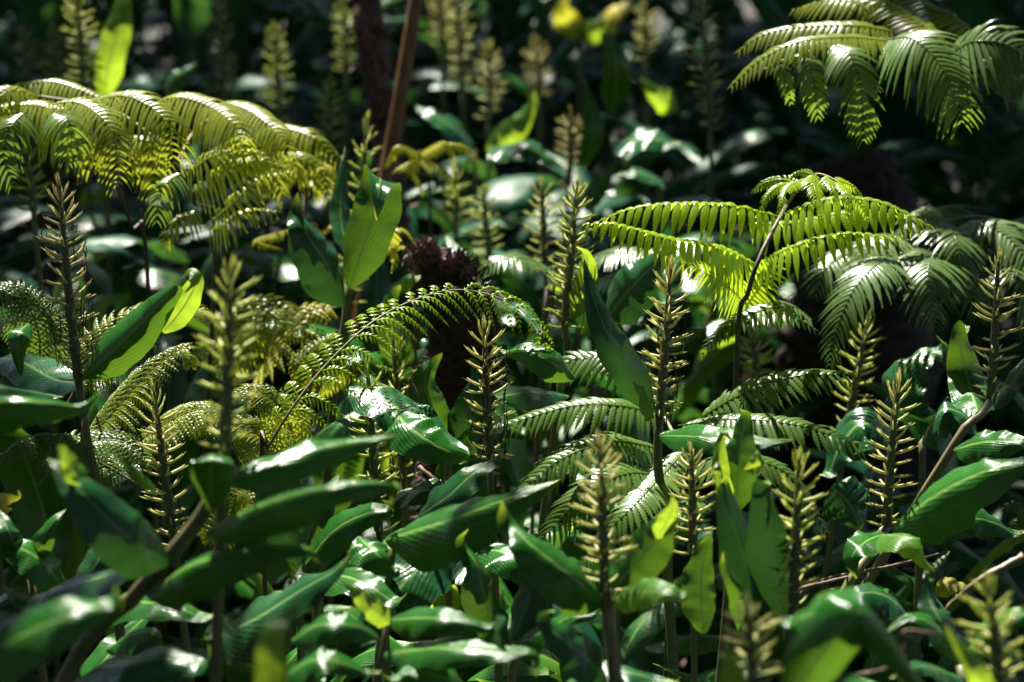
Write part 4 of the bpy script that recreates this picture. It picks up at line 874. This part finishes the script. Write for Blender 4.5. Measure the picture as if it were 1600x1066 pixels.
TW = [([(1340, 1055, 3.3), (1385, 1045, 3.28), (1410, 1010, 3.26), (1412, 985, 3.25), (1460, 990, 3.27)], .0022, 'curled grey dead tendril hooked over the bent-double leaf'),
      ([(1180, 935, 3.95), (1240, 925, 4.0), (1330, 900, 4.1)], .0028, 'reddish dead twig crossing behind the thick stem of the golden spike'),
      ([(1240, 935, 4.3), (1290, 905, 4.3), (1400, 880, 4.3), (1480, 862, 4.3)], .003, 'brown dead twig lying in the dark gap at the lower right'),
      ([(1300, 920, 4.2), (1310, 950, 4.2), (1318, 975, 4.2)], .003, 'short pale broken twig at the lower right gap'),
      ([(1600, 870, 3.9), (1530, 910, 3.9), (1470, 965, 3.95), (1430, 1000, 4.0)], .0065, 'bare olive ginger stalk slanting across the lower right corner'),
      ([(138, 640, 4.15), (128, 660, 4.12), (132, 690, 4.12), (148, 700, 4.15)], .0028, 'short grey twig twisted round the foot of the tall left spike'),
      ([(150, 650, 4.3), (165, 680, 4.3), (185, 670, 4.3), (190, 700, 4.3)], .0018, 'thin dark forked twig right of the tall left spike'),
      ([(478, 700, 4.5), (490, 640, 4.5), (500, 600, 4.52)], .0045, 'short tan stalk under the arched frond'),
      ([(655, 730, 4.6), (700, 765, 4.55), (712, 775, 4.5)], .0035, 'reddish stalk behind the long dark leaf'),
      ([(650, 650, 4.5), (655, 620, 4.5), (640, 590, 4.5)], .002, 'pale bent twig beside the black-threaded spike'),
      ([(1062, 770, 4.1), (1075, 720, 4.1), (1080, 680, 4.1)], .0015, 'hair-thin tan stalk in front of the toothed fern')]
for pts, r, lab in TW:
    P = [at(*p) for p in pts]; P = [P[0]]+[p+Vector([rng.uniform(-.004, .004) for _ in range(3)]) for p in P[1:-1]]+[P[-1]]
    V, F, U = tube(P, [r, r*1.05, r*.6], 10*len(P), 7, .2, 4)
    o = obj('twig', mesh('twig', V, F, U, M['stem_pale' if 'olive' in lab else 'twig'])); o['label'] = lab; o['category'] = 'twig'; o['group'] = 'dead twigs and stalks'
# yellow fallen leaf resting in the dark gap
def single_leaf(pts, w, roll, mat, lab):
    SEED[0] += 1; C, L = crv([at(*p) for p in pts], 20); T, N = facing(C, roll)
    V, F, U = leaf_geo(C, N, w*pts[0][2]/FPX, 10, .12, SEED[0]); o = obj('fallen_leaf', mesh('fallen_leaf', V, F, U, M[mat]))
    o['label'] = lab; o['category'] = 'fallen leaf'; o['group'] = 'fallen leaves'
single_leaf([(1462, 930, 4.3), (1485, 912, 4.3), (1512, 915, 4.32)], 34, 30, 'leaf_yellow', 'mustard yellow fallen leaf caught in the dark gap at the lower right')

# ------------------------------------------------------------------ undergrowth: whole ginger plants filling the bed
def proto_leaf(seed, L, Wd):
    rs = np.random.RandomState(seed); up = rs.uniform(.15, .6); dr = rs.uniform(.25, .75)
    P = [(0, 0, 0), (L*.3, rs.uniform(-.02, .02), L*up*.3), (L*.65, rs.uniform(-.03, .03), L*(up*.45-dr*.12)), (L*.95, rs.uniform(-.03, .03), L*(up*.3-dr*.5))]
    C, _ = crv(P, 20); T = frames(C); N = unit(np.cross(T, np.tile([0, 1., 0], (20, 1)))); N = N*np.sign(N[:, 2:3]+1e-6)
    return leaf_geo(C, N, Wd, rs.uniform(6, 30), .07, seed, rs.uniform(-40, 40))
LV = []
for i in range(10):
    V, F, U = proto_leaf(i+40, rng.uniform(.26, .38), rng.uniform(.065, .095))
    LV.append(mesh('leaf', V, F, U, M[['leaf', 'leaf_teal', 'leaf_teal', 'leaf', 'leaf_lit'][i % 5]]))
FAR = {}
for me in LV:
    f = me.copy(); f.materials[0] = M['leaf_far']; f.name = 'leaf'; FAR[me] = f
def proto_plant(h, nl, seed):
    rs = random.Random(seed); root = bpy.data.objects.new('ginger_plant', None); COL.objects.link(root)
    lean = Vector((rs.uniform(-.15, .15), rs.uniform(-.15, .15), 0))
    V, F, U = tube([(0, 0, -.03), lean*.4*h+Vector((0, 0, h*.5)), lean*h+Vector((0, 0, h))], [.008, .007, .004], 14, 7)
    obj('stem', mesh('stem', V, F, U, M['stem']), root); a0 = rs.uniform(0, 6.28)
    for i in range(nl):
        q = .22+.78*i/(nl-1); p = lean*q*h+Vector((0, 0, h*q)); a = a0+math.pi*(i % 2)+rs.uniform(-.5, .5)+i*.12
        o = obj('leaf', LV[rs.randrange(10)], root); o.location = p
        o.rotation_euler = (rs.uniform(-.3, .3), R(rs.uniform(-45, 15)-(30 if q > .9 else 0)), a); s = (.75+.45*math.sin(q*2.6))*rs.uniform(.85, 1.15); o.scale = (s, s*rs.uniform(.9, 1.1), s)
    return root
HS = [.55, .7, .85, .95, 1.05, 1.15, 1.25]
PR = [[proto_plant(h, int(6+h*5), 10*i+j) for j in range(2)] for i, h in enumerate(HS)]
def zone(x, y):
    u = 800+x/y*FPX; e = [(150, 'left edge'), (420, 'left fern dome'), (620, 'tan cane'), (820, 'golden centre spike'), (1000, 'dark hanging leaf'), (1200, 'bright fern'), (1420, 'crisp golden spike'), (9999, 'right edge')]
    s = [b for a, b in e if u < a][0]; k = [a for a, b in e].index([a for a, b in e if u < a][0])
    lo = ([-400]+[a for a, b in e])[k]; hi = min(e[k][0], 2000); f = (u-lo)/(hi-lo); w = 'left' if f < .36 else ('middle' if f < .66 else 'right')
    if y < 3.8: dd = 'nearest low row'
    elif y < 4.6: dd = 'dark layer below spikes'
    elif y < 5.4: dd = 'dark layer under ferns'
    elif y < 6.3: dd = 'row behind the ferns'
    elif y < 7.4: dd = 'blurred middle distance'
    elif y < 8.6: dd = 'far blurred rows'
    else: dd = 'very back'
    return 'leafy ginger plant, %s, %s the %s' % (dd, {'left': 'left of', 'middle': 'in line with', 'right': 'right of'}[w], s), dd
used = set(); FILL = [0]; BY = {}
def place(x, y, hmax):
    c = [i for i, h in enumerate(HS) if h <= hmax+.03] or [0]
    i = c[-1] if rng.random() < .7 else rng.choice(c); j = rng.randrange(2); p = PR[i][j]
    r = p if (i, j) not in used else copy_tree(p)
    used.add((i, j)); r.location = (x, y, 0); r.rotation_euler = (0, 0, rng.uniform(0, 6.28)); FILL[0] += 1
    if y > 6.2: r.scale = (1.35, 1.35, 1.0)
    z, dd = zone(x, y); BY.setdefault(z, []).append(r)
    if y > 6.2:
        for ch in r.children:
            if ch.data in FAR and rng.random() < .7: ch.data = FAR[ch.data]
    r['label'] = z; r['category'] = 'ginger plant'; r['group'] = 'leafy ginger plants: '+dd
y = 3.35
while y < 9.6:
    hw = .18*y*1.08+.12; step = .29 if y < 5 else (.30 if y < 7 else .36)
    x = -hw+rng.uniform(0, step)
    while x < hw:
        X, Y = x+rng.uniform(-.08, .08), y+rng.uniform(-.09, .09)
        if y < 4.7: hm = .52+.08*(y-3)
        elif y < 5.5: hm = .80
        elif y < 6.4: hm = .95
        elif y < 8: hm = 1.0
        else: hm = 1.3
        u = X/(.36*Y)
        if not (u > .17 and 5.2 < y < 7.4): place(X, Y, hm)          # leaves the black gap under the upper right fern
        x += step*rng.uniform(.8, 1.2)
    y += .29 if y < 7 else .36
DL = []
for i in range(4):
    V, F, U = proto_leaf(i+90, .2, .05); V = V+np.random.RandomState(i).normal(0, .0022, V.shape); DL.append(mesh('leaf', V, F, U, M['leaf_dead']))
for i, o in enumerate([o for rr in BY.values() for o in rr]):
    if i % 3 == 0:
        q = obj('leaf', DL[rng.randrange(4)], o); q.location = (0, 0, rng.uniform(.3, .6)); q.rotation_euler = (rng.uniform(-.5, .5), R(rng.uniform(45, 80)), rng.uniform(0, 6.28)); q['label'] = 'withered brown leaf'
for z, rr in BY.items():
    if len(rr) > 1:
        rr.sort(key=lambda o: o.location.x/o.location.y)
        for o, wd in zip(rr, {2: ['left one', 'right one'], 3: ['leftmost', 'middle one', 'rightmost']}.get(len(rr), ['leftmost', 'second one', 'third one', 'rightmost', 'fifth one', 'sixth one'])): o['label'] = z+', '+wd
# the far bed that reads as one mass: a single object
rs = np.random.RandomState(21); parts = []
for i in range(2100):
    y = rs.uniform(8.8, 14) if i % 3 else rs.uniform(3.0, 8.6); x = rs.uniform(-1, 1)*(.2*y+.5); z = rs.uniform(.3, 1.5)
    if i % 3 == 0: z = rs.uniform(.1, .45)
    me = LV[rs.randint(10)]; co = np.empty(len(me.vertices)*3); me.vertices.foreach_get('co', co); co = co.reshape(-1, 3)
    A = np.array((Matrix.Rotation(rs.uniform(0, 6.28), 3, 'Z')@Matrix.Rotation(R(rs.uniform(-60, 40)), 3, 'Y')))*rs.uniform(1.0, 1.6)
    uvs = np.zeros((len(co), 2)); k = 11; n_ = len(co)//k; uvs[:, 0] = np.tile(np.arange(k)/(k-1), n_); uvs[:, 1] = np.repeat(np.arange(n_)/n_, k)
    parts.append((co@A.T+np.array([x, y, z]), [list(q.vertices) for q in me.polygons], uvs))
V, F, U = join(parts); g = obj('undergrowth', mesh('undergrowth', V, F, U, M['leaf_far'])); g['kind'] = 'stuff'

# ------------------------------------------------------------------ unseen trees added overhead, crowns shaped to break up the sun
LIT = [(1500, 420, 4.88, .07), (1400, 470, 4.8, .06), (1590, 380, 4.95, .08), (1430, 350, 5.0, .07), (568, 20, 6.5, .12), (582, 110, 6.5, .12), (600, 200, 6.5, .09), (1545, 930, 3.2, .14), (1560, 1020, 3.2, .12), (510, 560, 4.28, .12), (610, 485, 4.33, .10), (720, 455, 4.42, .10), (820, 500, 4.38, .07), (670, 590, 4.7, .06), (620, 500, 5.26, .05), (560, 770, 3.31, .08), (480, 860, 3.34, .06), (120, 990, 2.96, .08), (365, 460, 3.45, .12), (356, 580, 3.45, .10), (938, 720, 3.6, .10), (945, 820, 3.6, .09), (1172, 1000, 3.15, .11), (1550, 960, 3.2, .12), (1555, 430, 4.35, .08), (1550, 560, 4.35, .08), (1395, 640, 4.15, .08), (1392, 770, 4.15, .08), (1060, 470, 4.3, .07), (1035, 610, 4.35, .06), (98, 340, 4.2, .08), (115, 520, 4.2, .09), (1350, 560, 4.9, .06), (620, 600, 4.7, .06), (580, 640, 4.35, .07), (105, 440, 4.2, .16), (110, 560, 4.2, .08), (360, 500, 3.45, .12), (356, 640, 3.45, .10), (250, 680, 4.25, .09), (574, 300, 5.4, .10), (760, 570, 4.35, .12), (765, 680, 4.35, .07), (900, 340, 4.75, .09),
       (849, 350, 5.6, .09), (1042, 520, 4.35, .13), (940, 760, 3.6, .11), (943, 870, 3.6, .08), (1082, 770, 4.0, .10), (1247, 740, 3.75, .05), (1246, 800, 3.75, .05), (1243, 860, 3.75, .05), (1242, 920, 3.75, .045), (1398, 690, 4.15, .12), (1555, 480, 4.35, .12),
       (60, 170, 4.9, .2), (170, 200, 4.85, .2), (260, 200, 4.85, .18), (350, 210, 4.95, .18), (450, 230, 5.2, .17), (340, 300, 5.0, .15), (690, 240, 5.7, .13), (460, 300, 5.4, .12), (500, 370, 5.4, .08), (635, 390, 5.1, .09),
       (960, 350, 4.5, .12), (1060, 340, 4.5, .16), (1160, 340, 4.5, .16), (1270, 310, 4.5, .17), (1370, 340, 4.5, .15), (1180, 420, 4.55, .14), (1100, 430, 4.5, .09), (1230, 400, 4.5, .1),
       (1200, 60, 4.95, .2), (1300, 100, 4.85, .17), (1400, 60, 5.0, .14), (1480, 40, 5.0, .14), (1440, 120, 4.85, .08), (1300, 20, 5.1, .15),
       (500, 560, 4.3, .10), (600, 490, 4.3, .10), (700, 460, 4.4, .10), (800, 480, 4.4, .08), (440, 620, 4.25, .11), (800, 420, 5.2, .14), (970, 410, 5.2, .12), (470, 520, 5.0, .11),
       (880, 660, 4.4, .10), (980, 640, 4.4, .09), (1200, 615, 4.45, .12), (960, 590, 4.65, .06), (880, 760, 4.35, .05), (240, 510, 4.45, .09), (260, 570, 4.3, .08),
       (480, 340, 4.9, .07), (590, 300, 4.88, .06), (590, 370, 4.9, .06), (290, 455, 4.1, .05), (330, 715, 3.4, .04), (600, 770, 3.32, .06), (430, 1020, 2.85, .09), (200, 940, 2.97, .05), (100, 960, 2.96, .07), (90, 725, 3.33, .04),
       (1050, 790, 3.57, .05), (1000, 930, 3.52, .05), (1150, 690, 4.0, .06), (1225, 690, 4.0, .04), (1190, 725, 3.7, .04), (1125, 870, 3.7, .04), (1345, 960, 3.05, .06), (1145, 1040, 3.05, .07), (1420, 850, 3.98, .05), (1500, 745, 4.0, .08),
       (1440, 430, 4.85, .04), (1340, 440, 4.8, .05), (660, 970, 3.55, .05), (700, 1015, 3.5, .05), (460, 915, 3.75, .07), (300, 870, 3.38, .04), (560, 860, 3.95, .04), (720, 740, 4.1, .05), (830, 890, 3.55, .04), (780, 880, 4.15, .05),
       (590, 100, 6.5, .13), (575, 30, 6.5, .10), (600, 180, 6.5, .08), (690, 20, 7.9, .12), (892, 235, 6.6, .08), (1008, 50, 7.8, .1), (430, 110, 7.2, .07), (538, 50, 7.8, .1), (800, 230, 6.8, .08), (1060, 220, 6.7, .06), (1025, 150, 6.9, .07), (560, 330, 5.4, .08), (710, 320, 6.3, .08), (758, 350, 6.0, .08), (1270, 130, 4.85, .10), (1350, 150, 4.8, .12), (1480, 130, 4.85, .10), (1560, 90, 4.9, .10), (1440, 400, 4.85, .07), (1330, 430, 4.8, .07), (1550, 370, 4.95, .08), (1340, 490, 4.76, .05), (1460, 450, 4.8, .06), (635, 120, 6.1, .10), (655, 430, 5.0, .08), (870, 970, 3.78, .05), (740, 900, 3.84, .04), (1450, 975, 3.6, .05), (1580, 965, 3.6, .05), (60, 870, 3.9, .05), (250, 945, 3.82, .04), (560, 810, 4.06, .05), (570, 915, 3.97, .04), (690, 700, 4.22, .05), (1540, 650, 4.3, .05), (1470, 620, 4.6, .06), (1060, 925, 3.52, .03), (530, 700, 3.45, .05), (480, 400, 4.88, .05), (140, 500, 4.15, .04), (185, 60, 6.55, .12), (720, 60, 7.6, .16), (762, 120, 7.4, .14), (840, 110, 7.8, .1), (905, 20, 8.1, .07), (1000, 270, 6.55, .07), (690, 190, 6.85, .08), (730, 180, 6.9, .08), (1540, 940, 3.2, .08), (1170, 990, 3.15, .06), (630, 1040, 3.4, .05), (890, 560, 4.3, .04)]
r2 = random.Random(77)
for i in range(30):
    py = r2.uniform(600, 1060); LIT.append((r2.uniform(0, 1600), py, 4.4-(py-600)/460*1.1, r2.uniform(.03, .07)))
for i in range(60):
    x_ = r2.uniform(0, 1250); x_ += 90 if 1050 < x_ < 1140 else 0
    LIT.append((x_, r2.uniform(20, 400), r2.uniform(5.6, 8.4), r2.uniform(.02, .07)))
LP = np.array([list(at(a, b, c)) for a, b, c, r in LIT]); LR = np.array([q[3] for q in LIT]); LD = np.array(list(Ldir))
def leafy(centres, per, spread, size, keep=False, seed=1):
    """a crown: many folded leaf blades scattered round clump centres (numpy, one mesh)"""
    rs = np.random.RandomState(seed); Cn = np.repeat(np.array(centres), per, 0)
    P = Cn+rs.normal(0, 1, Cn.shape)*np.array(spread)
    if keep:                                            # gaps cut along sun lines so chosen spots stay lit
        ok = np.ones(len(P), bool)
        for c, r in zip(LP, LR):
            d = P-c; al = d@LD; pr = np.linalg.norm(d-al[:, None]*LD, axis=1); ok &= ~((pr < r+size*.42) & (al > 0))
        P = P[ok]
    n = len(P); a = rs.uniform(0, 6.28, n); L_ = rs.uniform(size*.75, size*1.3, n)[:, None]; w = L_*.24
    t = np.stack([np.cos(a), np.sin(a), rs.uniform(-.5, .2, n)], 1)*L_; s = np.stack([-np.sin(a), np.cos(a), rs.uniform(-.4, .4, n)], 1)*w; dn = np.array([0, 0, -.1])*L_
    v = np.stack([P, P+t*.3+s, P+t*.35+dn, P+t*.3-s, P+t*.7+s*.8, P+t*.72+dn, P+t*.7-s*.8, P+t], 1).reshape(-1, 3)
    b = (np.arange(n)*8)[:, None]
    q = np.concatenate([b+np.array([[1, 4, 5, 2]]), b+np.array([[2, 5, 6, 3]])]); tr = np.concatenate([b+np.array([[0, 1, 2]]), b+np.array([[0, 2, 3]]), b+np.array([[4, 7, 5]]), b+np.array([[5, 7, 6]])])
    return v, q.tolist()+tr.tolist(), np.tile(np.array([(.5, 0), (0, .3), (.5, .3), (1, .3), (.1, .7), (.5, .7), (.9, .7), (.5, 1)]), (n, 1))
def tree(label, x, y, H, centres, per, spread, size, keep=False, seed=1, nb=7):
    t = thing('added_shade_tree', label, 'tree', (x, y, 0), 'forest trees round the bed'); o0 = org(t); rs = np.random.RandomState(seed); hub = Vector((x, y, H))
    V, F, U = tube([Vector((x, y, -.1)), Vector((x+.06, y-.04, H*.5)), hub], [.17, .13, .10], 26, 12, .06); obj('trunk', mesh('trunk', V-o0, F, U, M['bark']), t)
    V, F, U = leafy(centres, per, spread, size, keep, seed); obj('crown', mesh('crown', V-o0, F, U, M['leaf_teal']), t)
    for i in range(nb):
        e = Vector(centres[rs.randint(len(centres))]); mid = hub*.5+e*.5+Vector((0, 0, .3))
        V, F, U = tube([hub, mid, e], [.06, .035, .008], 20, 8, .08)
        if keep and any(np.any((np.linalg.norm((V-c)-((V-c)@LD)[:, None]*LD, axis=1) < r) & ((V-c)@LD > 0)) for c, r in zip(LP, LR)): continue
        obj('branch', mesh('branch', V-o0, F, U, M['bark']), t)
rs = np.random.RandomState(12)
tree('unseen tall tree added left of the bed, its crown closing off the sky', -4.2, 6.0, 5.2, [(rs.uniform(-6.5, 6.5), rs.uniform(-5, 15.5), rs.uniform(6.2, 7.6)) for i in range(560)], 46, (.45, .45, .25), .27, True, 14, 24)  # high crown layer added to shut out light from the sky
cs = [(rs.uniform(-3.6, 3.0), rs.uniform(3.4, 12.6), rs.uniform(4.2, 5.0)) for i in range(640)]+[(rs.uniform(-.5, 2.2), rs.uniform(6.6, 11.5), rs.uniform(4.1, 4.6)) for i in range(220)]  # second batch of clumps added to darken the upper right gap
tree('unseen grey-barked tree added right of the bed, crown shaped to dapple the sun', 3.4, 8.2, 3.4, cs, 40, (.17, .17, .10), .12, True, 12, 24)
tree('unseen tree added behind the camera, crown shading the viewpoint', 1.6, -2.2, 3.6, [(rs.uniform(-5, 5), rs.uniform(-5.5, 2.8), rs.uniform(3.6, 6)) for i in range(160)], 40, (.4, .4, .3), .28, True, 13)
for k, (x, y, lab) in enumerate([(-4.6, 3.0, 'dense low-branched tree left of the viewpoint'), (4.8, 2.6, 'dense low-branched tree right of the viewpoint'), (-5.0, 9.0, 'dense tree left of the far bed'), (5.4, 10.5, 'dense tree right of the far bed'),
                                 (-2.8, 17.5, 'forest tree at the back, left'), (.6, 18.2, 'forest tree at the back, middle'), (3.9, 17.2, 'forest tree at the back, right'), (-1.5, -6.5, 'forest tree far behind the viewpoint, left'), (4.6, -5.6, 'forest tree far behind the viewpoint, right'), (-6.5, -3.0, 'forest tree behind and left of the viewpoint')]):
    cs = [(x+rs.normal(0, 1.1), y+rs.normal(0, 1.1 if abs(x) > 4 else .8), rs.uniform(.4, 6.5)) for i in range(120)]
    if 2 < y < 12: cs = [(a if abs(a) > .19*b+1.5 else math.copysign(.19*b+1.7, x), b, c) for a, b, c in cs]
    tree(lab, x, y, 4.0, cs, 34, (.35, .35, .3), .26, False, 20+k)  # rest of the forest, set round the bed to hold back sky light
for i in range(len(PR)):
    for j in range(2):
        if (i, j) not in used:
            for ch in list(PR[i][j].children): bpy.data.objects.remove(ch)
            bpy.data.objects.remove(PR[i][j])
